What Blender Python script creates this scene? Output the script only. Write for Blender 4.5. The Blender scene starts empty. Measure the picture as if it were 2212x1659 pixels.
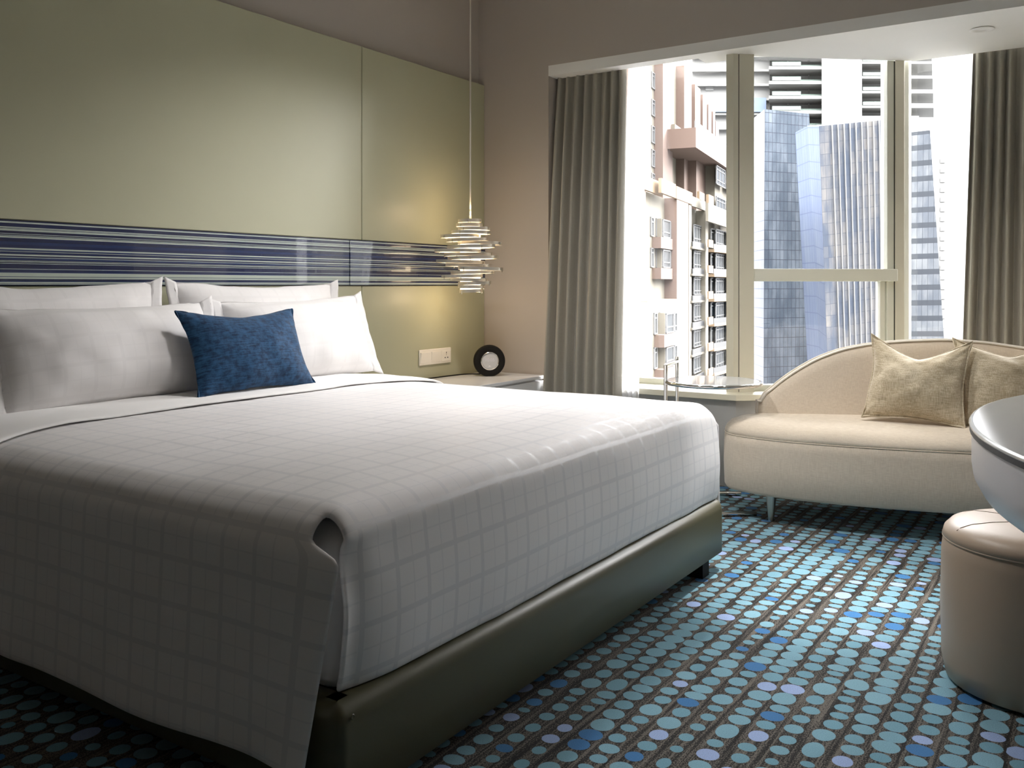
import bpy, math, random
from math import pi, sin, cos, radians, sqrt, floor, exp
from mathutils import Vector, Matrix, noise
random.seed(7)
SC = bpy.context.scene
COL = SC.collection
F = 1962.0
HORIZON = 615.0
AX, AY = 0.8349, 0.5505          # view direction in the floor plane
CAMH = 1.05


def at(u, v, depth):
    """point seen at photo pixel (u, v) at a given depth along the view axis"""
    t = (u - 1106) / F
    return Vector((depth * (AX + AY * t), depth * (AY - AX * t), CAMH - depth * (v - HORIZON) / F))


def V(*a):
    return Vector(a)


# ------------------------------------------------------------------ materials
class NT:
    def __init__(s, name):
        s.m = bpy.data.materials.new(name)
        s.m.use_nodes = True
        s.t = s.m.node_tree
        s.t.nodes.clear()
        s.out = s.t.nodes.new('ShaderNodeOutputMaterial')

    def n(s, typ, **kw):
        nd = s.t.nodes.new('ShaderNode' + typ)
        for k, v in kw.items():
            setattr(nd, k, v)
        return nd

    def link(s, a, b):
        s.t.links.new(a, b)

    def val(s, sock, v):
        if hasattr(v, 'links') or isinstance(v, bpy.types.NodeSocket):
            s.link(v, sock)
        else:
            sock.default_value = v

    def math(s, op, a, b=None, c=None, clamp=False):
        nd = s.n('Math', operation=op, use_clamp=clamp)
        s.val(nd.inputs[0], a)
        if b is not None:
            s.val(nd.inputs[1], b)
        if c is not None:
            s.val(nd.inputs[2], c)
        return nd.outputs[0]

    def mix(s, fac, a, b):
        nd = s.n('Mix', data_type='RGBA')
        s.val(nd.inputs[0], fac)
        s.val(nd.inputs[6], a)
        s.val(nd.inputs[7], b)
        return nd.outputs[2]

    def rng(s, v, a, b, c=0.0, d=1.0):
        nd = s.n('MapRange', interpolation_type='SMOOTHSTEP')
        s.val(nd.inputs[0], v)
        for i, x in enumerate((a, b, c, d)):
            s.val(nd.inputs[i + 1], x)
        return nd.outputs[0]

    def xyz(s, coord='Object'):
        tc = s.n('TexCoord')
        sp = s.n('SeparateXYZ')
        s.link(tc.outputs[coord], sp.inputs[0])
        return sp.outputs

    def vec(s, x, y, z=0.0):
        c = s.n('CombineXYZ')
        s.val(c.inputs[0], x)
        s.val(c.inputs[1], y)
        s.val(c.inputs[2], z)
        return c.outputs[0]

    def noise(s, vec, scale, detail=3.0, rough=0.5):
        nd = s.n('TexNoise')
        if vec is not None:
            s.link(vec, nd.inputs['Vector'])
        nd.inputs['Scale'].default_value = scale
        nd.inputs['Detail'].default_value = detail
        nd.inputs['Roughness'].default_value = rough
        return nd.outputs['Fac']

    def bsdf(s, **kw):
        b = s.n('BsdfPrincipled')
        names = dict(col='Base Color', rough='Roughness', metal='Metallic', spec='Specular IOR Level', coat='Coat Weight',
                     coatr='Coat Roughness', sheen='Sheen Weight', sheenr='Sheen Roughness', normal='Normal', em='Emission Color',
                     ems='Emission Strength', alpha='Alpha', trans='Transmission Weight')
        for k, v in kw.items():
            s.val(b.inputs[names[k]], v)
        return b

    def bump(s, h, strength=0.2, dist=0.002):
        b = s.n('Bump')
        b.inputs['Strength'].default_value = strength
        b.inputs['Distance'].default_value = dist
        s.link(h, b.inputs['Height'])
        return b.outputs[0]

    def done(s, sh):
        s.link(sh.outputs[0] if hasattr(sh, 'outputs') else sh, s.out.inputs[0])
        return s.m


def C4(c):
    return (c[0], c[1], c[2], 1.0)


def plain(name, col, rough=0.6, metal=0.0, spec=0.5, var=0.06, vscale=6.0, bscale=0, bstr=0.15, bdist=0.002, coat=0.0, sheen=0.0):
    N = NT(name)
    tc = N.n('TexCoord').outputs['Object']
    c = C4(col)
    if var:
        f = N.noise(tc, vscale, 4)
        c = N.mix(f, C4([x * (1 - var) for x in col]), C4([min(1, x * (1 + var)) for x in col]))
    kw = dict(col=c, rough=rough, metal=metal, spec=spec, coat=coat, sheen=sheen)
    if bscale:
        kw['normal'] = N.bump(N.noise(tc, bscale, 5, 0.6), bstr, bdist)
    return N.done(N.bsdf(**kw))


def weave(name, c1, c2, scale=260.0, rough=0.85, bstr=0.35, sheen=0.2, big=0.12):
    """linen-like cloth: crossing threads with slubs"""
    N = NT(name)
    x, y, z = N.xyz()
    a = N.noise(N.vec(N.math('MULTIPLY', x, 6.0), N.math('MULTIPLY', y, 6.0), N.math('MULTIPLY', z, 0.25)), scale / 6, 3)
    b = N.noise(N.vec(N.math('MULTIPLY', x, 0.4), N.math('MULTIPLY', y, 0.4), N.math('MULTIPLY', z, 5.0)), scale / 5, 3)
    g = N.noise(N.n('TexCoord').outputs['Object'], 7.0, 3)
    f = N.math('MULTIPLY', N.math('ADD', a, b), 0.5)
    f2 = N.rng(N.math('ADD', f, N.math('MULTIPLY', N.math('SUBTRACT', g, 0.5), big)), 0.36, 0.64)
    return N.done(N.bsdf(col=N.mix(f2, C4(c1), C4(c2)), rough=rough, sheen=sheen, spec=0.25, normal=N.bump(f, bstr, 0.002)))


def checked(name, base, band, period=0.097, wide=0.0105, thin=0.0022):
    """white cotton with a woven windowpane check, laid out along the cloth (uv in metres)"""
    N = NT(name)
    uv = N.xyz('UV')

    def line(c, off, w):
        fr = N.math('FRACT', N.math('ADD', N.math('DIVIDE', c, period), off))
        d = N.math('MULTIPLY', N.math('ABSOLUTE', N.math('SUBTRACT', fr, 0.5)), period)
        return N.math('SUBTRACT', 1.0, N.rng(d, w * 0.5, w * 0.5 + 0.0015))
    wd = N.math('MAXIMUM', line(uv[0], 0.0, wide), line(uv[1], 0.0, wide))
    th = N.math('MULTIPLY', N.math('MAXIMUM', line(uv[0], 0.5, thin), line(uv[1], 0.5, thin)), 0.7)
    f = N.math('MAXIMUM', wd, th)
    tc = N.n('TexCoord').outputs['UV']
    fine = N.noise(tc, 700.0, 2)
    soft = N.noise(tc, 5.0, 3)
    c = N.mix(f, C4(base), C4(band))
    c = N.mix(N.math('MULTIPLY', soft, 0.12), c, C4([x * 0.8 for x in base]))
    r = N.math('SUBTRACT', 0.85, N.math('MULTIPLY', f, 0.4))
    return N.done(N.bsdf(col=c, rough=r, spec=0.35, sheen=0.15, normal=N.bump(N.math('ADD', fine, N.math('MULTIPLY', soft, 6.0)), 0.12, 0.002)))


def leather(name, col, rough=0.38, bscale=420, var=0.05):
    return plain(name, col, rough, spec=0.5, var=var, vscale=4, bscale=bscale, bstr=0.12, bdist=0.001)


def metal(name, col, rough=0.15):
    return plain(name, col, rough, metal=1.0, var=0.02)


def glass(name, tint=(1, 1, 1), ior=1.45, keep=0.04):
    N = NT(name)
    tr = N.n('BsdfTransparent')
    tr.inputs[0].default_value = C4(tint)
    gl = N.n('BsdfGlossy')
    gl.inputs['Roughness'].default_value = 0.0
    fr = N.n('Fresnel')
    fr.inputs[0].default_value = ior
    mx = N.n('MixShader')
    N.link(N.math('ADD', fr.outputs[0], 0.0), mx.inputs[0])
    N.link(tr.outputs[0], mx.inputs[1])
    N.link(gl.outputs[0], mx.inputs[2])
    return N.done(mx)


def sheer(name, col=(0.92, 0.92, 0.94), see=0.22):
    N = NT(name)
    tr = N.n('BsdfTransparent')
    df = N.n('BsdfDiffuse')
    tl = N.n('BsdfTranslucent')
    df.inputs[0].default_value = C4(col)
    tl.inputs[0].default_value = C4(col)
    m1 = N.n('MixShader')
    m1.inputs[0].default_value = 0.6
    N.link(df.outputs[0], m1.inputs[1])
    N.link(tl.outputs[0], m1.inputs[2])
    m2 = N.n('MixShader')
    m2.inputs[0].default_value = 1.0 - see
    N.link(tr.outputs[0], m2.inputs[1])
    N.link(m1.outputs[0], m2.inputs[2])
    return N.done(m2)


def carpet_mat():
    N = NT('dotted_carpet')
    x, y, z = N.xyz()
    P, S = 0.0655, 0.0585
    pos = N.vec(x, y, 0.0)
    w = N.noise(pos, 2.3, 1)
    row = N.math('DIVIDE', y, P)
    ri = N.math('FLOOR', row)
    rf = N.math('SUBTRACT', N.math('FRACT', row), 0.5)
    wr = N.n('TexWhiteNoise', noise_dimensions='1D')
    N.link(ri, wr.inputs['W'])
    wob = N.noise(N.vec(N.math('MULTIPLY', x, 5.0), N.math('MULTIPLY', ri, 3.7)), 1.0, 1)
    cx = N.math('ADD', N.math('DIVIDE', x, S), N.math('ADD', N.math('MULTIPLY', wr.outputs[0], 9.0), N.math('MULTIPLY', wob, 1.6)))
    ci = N.math('FLOOR', cx)
    cf = N.math('SUBTRACT', N.math('FRACT', cx), 0.5)
    wn = N.n('TexWhiteNoise', noise_dimensions='2D')
    N.link(N.vec(ci, ri), wn.inputs['Vector'])
    sp = N.n('SeparateColor')
    N.link(wn.outputs['Color'], sp.inputs[0])
    big = N.noise(N.vec(N.math('DIVIDE', ci, 14.0), N.math('DIVIDE', ri, 5.0)), 1.0, 1)
    rad = N.math('ADD', N.rng(big, 0.3, 0.62, 0.0185, 0.0275), N.math('MULTIPLY', N.math('SUBTRACT', sp.outputs[0], 0.5), 0.009))
    dx = N.math('MULTIPLY', cf, S)
    dy = N.math('MULTIPLY', N.math('ADD', rf, N.math('MULTIPLY', N.math('SUBTRACT', sp.outputs[2], 0.5), 0.14)), P)
    d = N.math('SQRT', N.math('ADD', N.math('MULTIPLY', dx, dx), N.math('MULTIPLY', dy, dy)))
    pile = N.noise(pos, 420.0, 3, 0.7)
    d = N.math('ADD', d, N.math('MULTIPLY', N.math('SUBTRACT', pile, 0.5), 0.004))
    mask = N.math('SUBTRACT', 1.0, N.rng(N.math('SUBTRACT', d, rad), -0.0006, 0.0006))
    k = sp.outputs[1]
    teal = N.mix(sp.outputs[0], C4((0.155, 0.33, 0.42)), C4((0.22, 0.41, 0.50)))
    dot = N.mix(N.math('GREATER_THAN', k, 0.86), teal, C4((0.05, 0.19, 0.42)))
    dot = N.mix(N.math('GREATER_THAN', k, 0.94), dot, C4((0.34, 0.45, 0.72)))
    st = N.noise(N.vec(N.math('MULTIPLY', x, 3.2), N.math('MULTIPLY', y, 95.0)), 1.0, 2, 0.6)
    spk = N.noise(pos, 260.0, 2, 0.8)
    g = N.rng(N.math('ADD', N.math('MULTIPLY', st, 1.0), N.math('MULTIPLY', N.math('SUBTRACT', spk, 0.5), 1.5)), 0.48, 0.58)
    ground = N.mix(g, C4((0.008, 0.0075, 0.007)), C4((0.165, 0.145, 0.122)))
    c = N.mix(mask, ground, dot)
    c = N.mix(N.math('MULTIPLY', N.rng(pile, 0.3, 0.7), 0.3), c, C4((0.02, 0.02, 0.02)))
    return N.done(N.bsdf(col=c, rough=0.95, spec=0.1, sheen=0.1, normal=N.bump(pile, 0.5, 0.004)))


def stripe_glass():
    N = NT('blue_striped_glass')
    x, y, z = N.xyz()

    def wn(sc, off):
        w = N.n('TexWhiteNoise', noise_dimensions='1D')
        N.link(N.math('FLOOR', N.math('ADD', N.math('MULTIPLY', z, sc), off)), w.inputs['W'])
        return w.outputs[0]
    a = N.math('GREATER_THAN', wn(185.0, 21.0), 0.25)
    b = N.math('GREATER_THAN', wn(520.0, 17.0), 0.80)
    m = N.math('MULTIPLY', a, N.math('SUBTRACT', 1.0, b))
    edge = N.math('GREATER_THAN', z, 1.2712)
    m = N.math('MAXIMUM', m, edge)
    hue = wn(95.0, 5.0)
    blue = N.mix(hue, C4((0.004, 0.009, 0.055)), C4((0.012, 0.03, 0.11)))
    pale = C4((0.46, 0.52, 0.46))
    return N.done(N.bsdf(col=N.mix(m, pale, blue), rough=0.25, coat=1.0, coatr=0.02, spec=0.5))


def facade_glass(name, dark, light, cw, ch, spandrel=0.0, line=(0.25, 0.28, 0.34), rough=0.12, lw=0.10, refl=(0.9, 0.85, 0.8)):
    """curtain wall: uv in metres, mullion grid, panes of slightly different tone"""
    N = NT(name)
    uv = N.xyz('UV')
    u = N.math('DIVIDE', uv[0], cw)
    v = N.math('DIVIDE', uv[1], ch)
    fu, fv = N.math('FRACT', u), N.math('FRACT', v)
    wn = N.n('TexWhiteNoise', noise_dimensions='2D')
    N.link(N.vec(N.math('FLOOR', u), N.math('FLOOR', v)), wn.inputs['Vector'])
    big = N.noise(N.vec(N.math('MULTIPLY', uv[0], 1.2), N.math('MULTIPLY', uv[1], 0.35)), 0.25, 4, 0.6)
    f = N.math('ADD', N.math('MULTIPLY', N.math('POWER', wn.outputs[0], 6.0), 0.35), N.rng(big, 0.4, 0.65, 0.0, 0.75), clamp=True)
    c = N.mix(f, C4(dark), C4(light))
    if spandrel:
        c = N.mix(N.math('LESS_THAN', fv, spandrel), c, C4([x * 0.55 for x in dark]))
    lu = N.math('LESS_THAN', fu, lw / cw)
    lv = N.math('LESS_THAN', fv, lw * 1.2 / ch)
    c = N.mix(N.math('MAXIMUM', lu, lv), c, C4(line))
    return N.done(N.bsdf(col=c, rough=0.5, spec=0.08))


def emit(name, col, strength):
    N = NT(name)
    e = N.n('Emission')
    e.inputs[0].default_value = C4(col)
    e.inputs[1].default_value = strength
    return N.done(e)


M = {}
M['wall'] = plain('taupe_wall_paint', (0.43, 0.385, 0.34), 0.8, var=0.03, vscale=2, bscale=300, bstr=0.05)
M['white'] = plain('white_ceiling_paint', (0.80, 0.79, 0.76), 0.7, var=0.02)
M['panel'] = leather('olive_panel_leather', (0.42, 0.415, 0.285), 0.42, 500, 0.03)
M['stripe'] = stripe_glass()
M['seam'] = plain('dark_seam', (0.03, 0.03, 0.025), 0.7)
M['carpet'] = carpet_mat()
M['frame'] = plain('champagne_window_frame', (0.64, 0.61, 0.49), 0.45, metal=0.0, var=0.02)
M['framew'] = plain('pale_window_frame', (0.72, 0.72, 0.62), 0.45, var=0.02)
M['black'] = plain('black_plastic', (0.008, 0.0075, 0.007), 0.6, spec=0.2)
M['sill'] = plain('cream_stone_sill', (0.62, 0.59, 0.47), 0.35, var=0.04, vscale=20)
M['grey'] = plain('grey_ledge_paint', (0.34, 0.34, 0.33), 0.6)
M['glass'] = glass('window_glass')
M['curtain'] = weave('taupe_curtain_cloth', (0.32, 0.30, 0.25), (0.36, 0.338, 0.285), 900, 0.6, 0.06, 0.2, 0.02)
M['sheer'] = sheer('white_sheer_voile')
M['check'] = checked('white_check_cotton', (0.80, 0.782, 0.78), (0.69, 0.68, 0.69))
M['pillow'] = checked('white_pillow_cotton', (0.79, 0.77, 0.765), (0.755, 0.735, 0.73))
M['sheet'] = plain('plain_white_cotton', (0.80, 0.785, 0.77), 0.85, var=0.03, vscale=4, bscale=60, bstr=0.1, sheen=0.15)
M['velvet'] = None
M['bedframe'] = leather('olive_bed_leather', (0.08, 0.074, 0.038), 0.36)
M['lacquer'] = plain('white_lacquer', (0.78, 0.78, 0.79), 0.2, var=0.01)
M['sofa'] = weave('beige_sofa_linen', (0.57, 0.485, 0.385), (0.67, 0.585, 0.475), 560, 0.85, 0.2, 0.2, 0.05)
M['piping'] = plain('cream_piping', (0.66, 0.61, 0.53), 0.7)
M['linen'] = weave('gold_beige_linen', (0.36, 0.29, 0.185), (0.60, 0.52, 0.385), 420, 0.7, 0.4, 0.3, 0.3)
M['chrome'] = metal('polished_chrome', (0.80, 0.79, 0.77), 0.08)
M['steel'] = metal('brushed_champagne_steel', (0.62, 0.60, 0.53), 0.3)
M['tan'] = leather('tan_ottoman_leather', (0.48, 0.37, 0.275), 0.42)
M['deskwhite'] = plain('white_desk_shell', (0.82, 0.79, 0.815), 0.3, var=0.01)
M['desktop'] = plain('grey_glass_top', (0.60, 0.60, 0.595), 0.14, spec=0.5, var=0.02)
M['deskrim'] = plain('speckled_dark_rim', (0.07, 0.07, 0.08), 0.5, var=0.5, vscale=300)
M['lampband'] = plain('satin_nickel_band', (0.78, 0.73, 0.65), 0.3, metal=0.75, var=0.02)
M['lampglow'] = emit('warm_lamp_diffuser', (1.0, 0.76, 0.48), 5.0)
M['cord'] = plain('pale_lamp_cord', (0.62, 0.58, 0.50), 0.4)
M['plate'] = plain('cream_socket_plastic', (0.78, 0.74, 0.66), 0.3, var=0.01)
M['dial'] = plain('grey_clock_dial', (0.50, 0.51, 0.53), 0.35, var=0.03)
M['digit'] = plain('pale_clock_digits', (0.62, 0.62, 0.68), 0.4)
M['logo'] = plain('white_clock_mark', (0.80, 0.78, 0.78), 0.4)


def velvet():
    N = NT('blue_crushed_velvet')
    uv = N.xyz('UV')
    a = N.noise(N.vec(N.math('MULTIPLY', uv[0], 14.0), N.math('MULTIPLY', uv[1], 190.0)), 1.0, 4, 0.7)
    b = N.noise(N.vec(uv[0], uv[1], 0.0), 38.0, 5, 0.7)
    s = N.noise(N.vec(N.math('MULTIPLY', uv[0], 7.0), N.math('MULTIPLY', uv[1], 330.0), 4.0), 1.0, 2, 0.5)
    f = N.rng(N.math('ADD', N.math('MULTIPLY', a, 0.5), N.math('MULTIPLY', b, 0.6)), 0.42, 0.68)
    c = N.mix(f, C4((0.005, 0.020, 0.055)), C4((0.022, 0.085, 0.185)))
    c = N.mix(N.rng(s, 0.68, 0.76, 0.0, 0.6), c, C4((0.10, 0.21, 0.34)))
    return N.done(N.bsdf(col=c, rough=0.75, sheen=0.12, spec=0.15, normal=N.bump(a, 0.3, 0.002)))


M['velvet'] = velvet()


# ------------------------------------------------------------------ mesh helpers
class MB:
    def __init__(s):
        s.v, s.f, s.uv, s.mi = [], [], {}, []

    def add(s, vs, fs, uv=None):
        o = len(s.v)
        s.v += [Vector(p) for p in vs]
        for i, f in enumerate(fs):
            s.f.append(tuple(o + k for k in f))
            if uv:
                s.uv[len(s.f) - 1] = [uv[k] for k in f]
        return s

    def box(s, a, b):
        (x0, y0, z0), (x1, y1, z1) = [(min(p, q)) for p, q in zip(a, b)], [(max(p, q)) for p, q in zip(a, b)]
        vs = [(x0, y0, z0), (x1, y0, z0), (x1, y1, z0), (x0, y1, z0), (x0, y0, z1), (x1, y0, z1), (x1, y1, z1), (x0, y1, z1)]
        return s.add(vs, [(3, 2, 1, 0), (4, 5, 6, 7), (0, 1, 5, 4), (1, 2, 6, 5), (2, 3, 7, 6), (3, 0, 4, 7)])

    def prism(s, poly, z0, z1, uvside=False):
        """poly: list of (x, y) counter-clockwise"""
        n = len(poly)
        vs = [(p[0], p[1], z0) for p in poly] + [(p[0], p[1], z1) for p in poly]
        fs = [tuple(range(n - 1, -1, -1)), tuple(range(n, 2 * n))]
        fs += [(i, (i + 1) % n, n + (i + 1) % n, n + i) for i in range(n)]
        return s.add(vs, fs)

    def slab(s, p, q, thick, z0, z1, side=1):
        """upright slab along plan line p-q, thickness to the left (side=1) or right"""
        p, q = Vector(p[:2]), Vector(q[:2])
        d = (q - p).normalized()
        n = Vector((-d.y, d.x)) * thick * side
        poly = [p, q, q + n, p + n]
        if side < 0:
            poly = [p, p + n, q + n, q]
        return s.prism([(a.x, a.y) for a in poly], z0, z1)

    def rings(s, rings, cap0=True, cap1=True, closed=True, uv=None):
        n = len(rings[0])
        vs = [p for r in rings for p in r]
        fs = []
        m = n if closed else n - 1
        for k in range(len(rings) - 1):
            for i in range(m):
                j = (i + 1) % n
                fs.append((k * n + i, k * n + j, (k + 1) * n + j, (k + 1) * n + i))
        if cap0:
            fs.append(tuple(range(n - 1, -1, -1)))
        if cap1:
            b = (len(rings) - 1) * n
            fs.append(tuple(range(b, b + n)))
        return s.add(vs, fs)

    def lathe(s, prof, c=(0, 0, 0), n=40, cap0=True, cap1=True):
        c = Vector(c)
        return s.rings([[c + V(r * cos(2 * pi * i / n), r * sin(2 * pi * i / n), z) for i in range(n)] for r, z in prof], cap0, cap1)

    def tube(s, pts, r, n=10, closed=False):
        pts = [Vector(p) for p in pts]
        m = len(pts)
        rings = []
        up = None
        for i, p in enumerate(pts):
            if closed:
                d = pts[(i + 1) % m] - pts[i - 1]
            else:
                d = pts[min(i + 1, m - 1)] - pts[max(i - 1, 0)]
            d.normalize()
            if up is None:
                up = d.orthogonal().normalized()
            up = (up - d * up.dot(d)).normalized()
            w = d.cross(up)
            rr = r[i] if isinstance(r, (list, tuple)) else r
            rings.append([p + (up * cos(2 * pi * k / n) + w * sin(2 * pi * k / n)) * rr for k in range(n)])
        if closed:
            rings.append(rings[0])
            return s.rings(rings, False, False)
        return s.rings(rings)

    def grid(s, P, uv=None, skip=None):
        """P[i][j] points"""
        h, w = len(P), len(P[0])
        vs = [p for r in P for p in r]
        fs = []
        for i in range(h - 1):
            for j in range(w - 1):
                if skip and skip(i, j):
                    continue
                fs.append((i * w + j, i * w + j + 1, (i + 1) * w + j + 1, (i + 1) * w + j))
        return s.add(vs, fs, [u for r in uv for u in r] if uv else None)

    def build(s, name, mat, parent=None, smooth=40, bevel=0.0, seg=3, subsurf=0, solid=0.0, soff=0.0, weld=False):
        me = bpy.data.meshes.new(name)
        me.from_pydata([tuple(p) for p in s.v], [], s.f)
        if s.uv:
            L = me.uv_layers.new(name='UVMap')
            for pi_, poly in enumerate(me.polygons):
                u = s.uv.get(pi_)
                if u:
                    for li, q in zip(poly.loop_indices, u):
                        L.data[li].uv = q
        me.validate()
        me.update()
        if smooth:
            me.shade_smooth()
            me.set_sharp_from_angle(angle=radians(smooth))
        for m in (mat if isinstance(mat, list) else [mat]):
            me.materials.append(m)
        o = bpy.data.objects.new(name, me)
        COL.objects.link(o)
        if parent is not None:
            o.parent = parent
            o.matrix_parent_inverse = PINV(parent)
        if weld:
            md = o.modifiers.new('weld', 'WELD')
            md.merge_threshold = 0.0005
        if bevel:
            md = o.modifiers.new('bevel', 'BEVEL')
            md.width = bevel
            md.segments = seg
            md.limit_method = 'ANGLE'
            md.angle_limit = radians(35)
        if solid:
            md = o.modifiers.new('solid', 'SOLIDIFY')
            md.thickness = solid
            md.offset = soff
        if subsurf:
            md = o.modifiers.new('sub', 'SUBSURF')
            md.levels = subsurf
            md.render_levels = subsurf
        return o


def PINV(p):
    """parts are modelled in world coordinates: undo the location of the parent Empty (mesh parts sit at the origin)"""
    return Matrix.Translation(-p.location) if p.type == 'EMPTY' else Matrix.Identity(4)


def tag(o, label=None, cat=None, group=None, kind=None):
    if label:
        o['label'] = label
    if cat:
        o['category'] = cat
    if group:
        o['group'] = group
    if kind:
        o['kind'] = kind
    return o


def thing(name, loc, label, cat, group=None, kind=None):
    o = bpy.data.objects.new(name, None)
    COL.objects.link(o)
    o.location = loc
    o.empty_display_size = 0.1
    return tag(o, label, cat, group, kind)


def spline(pts, n=8, closed=False):
    pts = [Vector(p) for p in pts]
    out = []
    m = len(pts)
    segs = m if closed else m - 1
    for i in range(segs):
        if closed:
            a, b, c, d = pts[i - 1], pts[i], pts[(i + 1) % m], pts[(i + 2) % m]
        else:
            a, b, c, d = pts[max(i - 1, 0)], pts[i], pts[i + 1], pts[min(i + 2, m - 1)]
        for k in range(n):
            t = k / n
            out.append(0.5 * ((2 * b) + (c - a) * t + (2 * a - 5 * b + 4 * c - d) * t * t + (3 * b - a - 3 * c + d) * t ** 3))
    if not closed:
        out.append(pts[-1])
    return out


def inset(ring, d):
    """offset a closed plan ring inwards by d"""
    n = len(ring)
    out = []
    for i in range(n):
        t = (ring[(i + 1) % n] - ring[i - 1])
        t = Vector((t.x, t.y)).normalized()
        out.append(Vector((ring[i].x - t.y * d, ring[i].y + t.x * d)))
    return out


def interp(x, tab):
    for (a, fa), (b, fb) in zip(tab, tab[1:]):
        if (a <= x <= b) or (b <= x <= a):
            return fa + (fb - fa) * (x - a) / (b - a)
    return tab[0][1] if abs(x - tab[0][0]) < abs(x - tab[-1][0]) else tab[-1][1]


def nz(x, y, z=0.0):
    return noise.noise(Vector((x, y, z)))


# ------------------------------------------------------------------ room shell
XW, YW, YP = 4.55, 3.245, 3.2        # window wall, headboard wall, face of headboard panels
XB, YB = -1.15, -0.80                # walls behind and beside the camera
ZC, ZS = 2.80, 2.27                  # ceiling and soffit heights
tag(MB().box((XB, YB, -0.08), (5.7, YW + 0.1, 0)).build('floor', M['carpet'], smooth=0), kind='structure')
tag(MB().box((XB, YB, ZC), (XW + 0.1, YW + 0.1, ZC + 0.1)).build('ceiling', M['white'], smooth=0), kind='structure')
tag(MB().box((XB, YW, 0), (XW + 0.3, YW + 0.12, ZC)).build('wall_headboard', M['wall'], smooth=0), kind='structure')
tag(MB().box((XB - 0.1, YB, 0), (XB, YW, ZC)).build('wall_entrance', M['wall'], smooth=0), kind='structure')
tag(MB().box((XB, YB - 0.1, 0), (5.7, YB, ZC)).build('wall_desk', M['wall'], smooth=0), kind='structure')
YE = -0.36                            # right end of the window niche
YN = 2.745                            # left edge of the window niche
mb = MB()
mb.box((XW, YN, 0), (XW + 0.28, YW, ZC))
mb.box((XW, YB, ZS + 0.06), (XW + 0.09, YN, ZC))
mb.box((XW, YB, 0), (5.62, YE, ZS + 0.06))
tag(mb.build('wall_window', M['wall'], smooth=0), kind='structure')
# bay soffit with a curtain pocket at the left end and along the right pane
GL = [(4.82, YN), (4.82, 1.70), (4.753, 1.608), (5.30, 0.955), (5.345, 0.89)]
soff = [(XW, YN), (XW, YE), (5.345, YE), (5.345, 0.89), (5.30, 0.955), (4.753, 1.608), (4.765, 1.70), (4.765, 1.86), (4.645, 1.86), (4.645, YN)]
tag(MB().prism(soff, ZS, ZS + 0.06).build('trim_1', M['white'], smooth=0), kind='structure')
mb = MB().prism([(XW + 0.09, YN), (XW + 0.09, YE), (5.62, YE), (5.62, 0.8), (4.95, 1.6), (4.95, YN)], ZS + 0.22, ZS + 0.28)
tag(mb.build('trim_2', M['white'], smooth=0), kind='structure')
# window ledge: low grey wall with a cream stone sill
SH = 0.482
led = [(4.54, YN), (4.54, 1.612), (5.07, 0.985), (5.07, YE)]
out = [(5.56, YE), (5.56, 0.80), (4.90, 1.64), (4.90, YN)]
low = [(4.565, YN), (4.565, 1.622), (5.095, 0.995), (5.095, YE)]
tag(MB().prism(low + out, 0, SH - 0.032).build('wall_ledge', M['grey'], smooth=0), kind='structure')
tag(MB().prism(led + out, SH - 0.032, SH).build('windowsill', M['sill'], smooth=0, bevel=0.003), kind='structure')


def upright(p, q, w, depth, z0, z1):
    """frame bar section between plan points p->q"""
    return MB().slab(p, q, depth, z0, z1, side=-1)


ZG = ZS + 0.2
w1 = thing('window_1', (4.82, 2.2, SH), None, None, kind='structure')
mb = MB()
mb.box((4.80, 1.72, SH), (4.86, YN, SH + 0.03))
mb.box((4.80, YN - 0.04, SH), (4.86, YN, ZG))
mb.box((4.80, 1.72, ZG - 0.03), (4.86, YN, ZG))
mb.build('window_frame', M['framew'], w1, smooth=0, bevel=0.002)
MB().box((4.825, 1.70, SH + 0.02), (4.833, YN - 0.03, ZG - 0.02)).build('pane', M['glass'], w1, smooth=0)
# corner mullion: two champagne profiles with a dark joint
mu = [(4.645, 1.70), (4.647, 1.664), (4.668, 1.641)]
mb = MB().prism([(4.645, 1.702), (4.647, 1.664), (4.6665, 1.643), (4.76, 1.72), (4.86, 1.72), (4.86, 1.735)], SH, ZS)
mb.build('mullion', M['frame'], w1, smooth=0)
mb = MB().prism([(4.6695, 1.6395), (4.722, 1.578), (4.80, 1.645), (4.76, 1.715)], SH, ZS)
mb.build('mullion', M['frame'], w1, smooth=0)
MB().prism([(4.669, 1.6465), (4.674, 1.6400), (4.76, 1.712), (4.755, 1.718)], SH, ZS - 0.001).build('joint', M['seam'], w1, smooth=0)
MB().box((4.80, 1.70, ZS), (4.86, 1.74, ZG)).build('head_post', M['frame'], w1, smooth=0)

# angled middle window
ga, gb = Vector((4.762, 1.618)), Vector((5.305, 0.965))
gd = (gb - ga).normalized()
gn = Vector((gd.y, -gd.x)) * -1       # pointing outdoors
gn = Vector((-gd.y, gd.x))
if gn.x < 0:
    gn = -gn
GLn = (gb - ga).length


def gpt(s, o=0.0):
    p = ga + gd * s + gn * o
    return (p.x, p.y)


def gbar(mb, s0, s1, o0, o1, z0, z1):
    poly = [gpt(s0, o0), gpt(s1, o0), gpt(s1, o1), gpt(s0, o1)]
    a = sum(poly[i][0] * poly[(i + 1) % 4][1] - poly[(i + 1) % 4][0] * poly[i][1] for i in range(4))
    if a < 0:
        poly.reverse()
    return mb.prism(poly, z0, z1)


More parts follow.
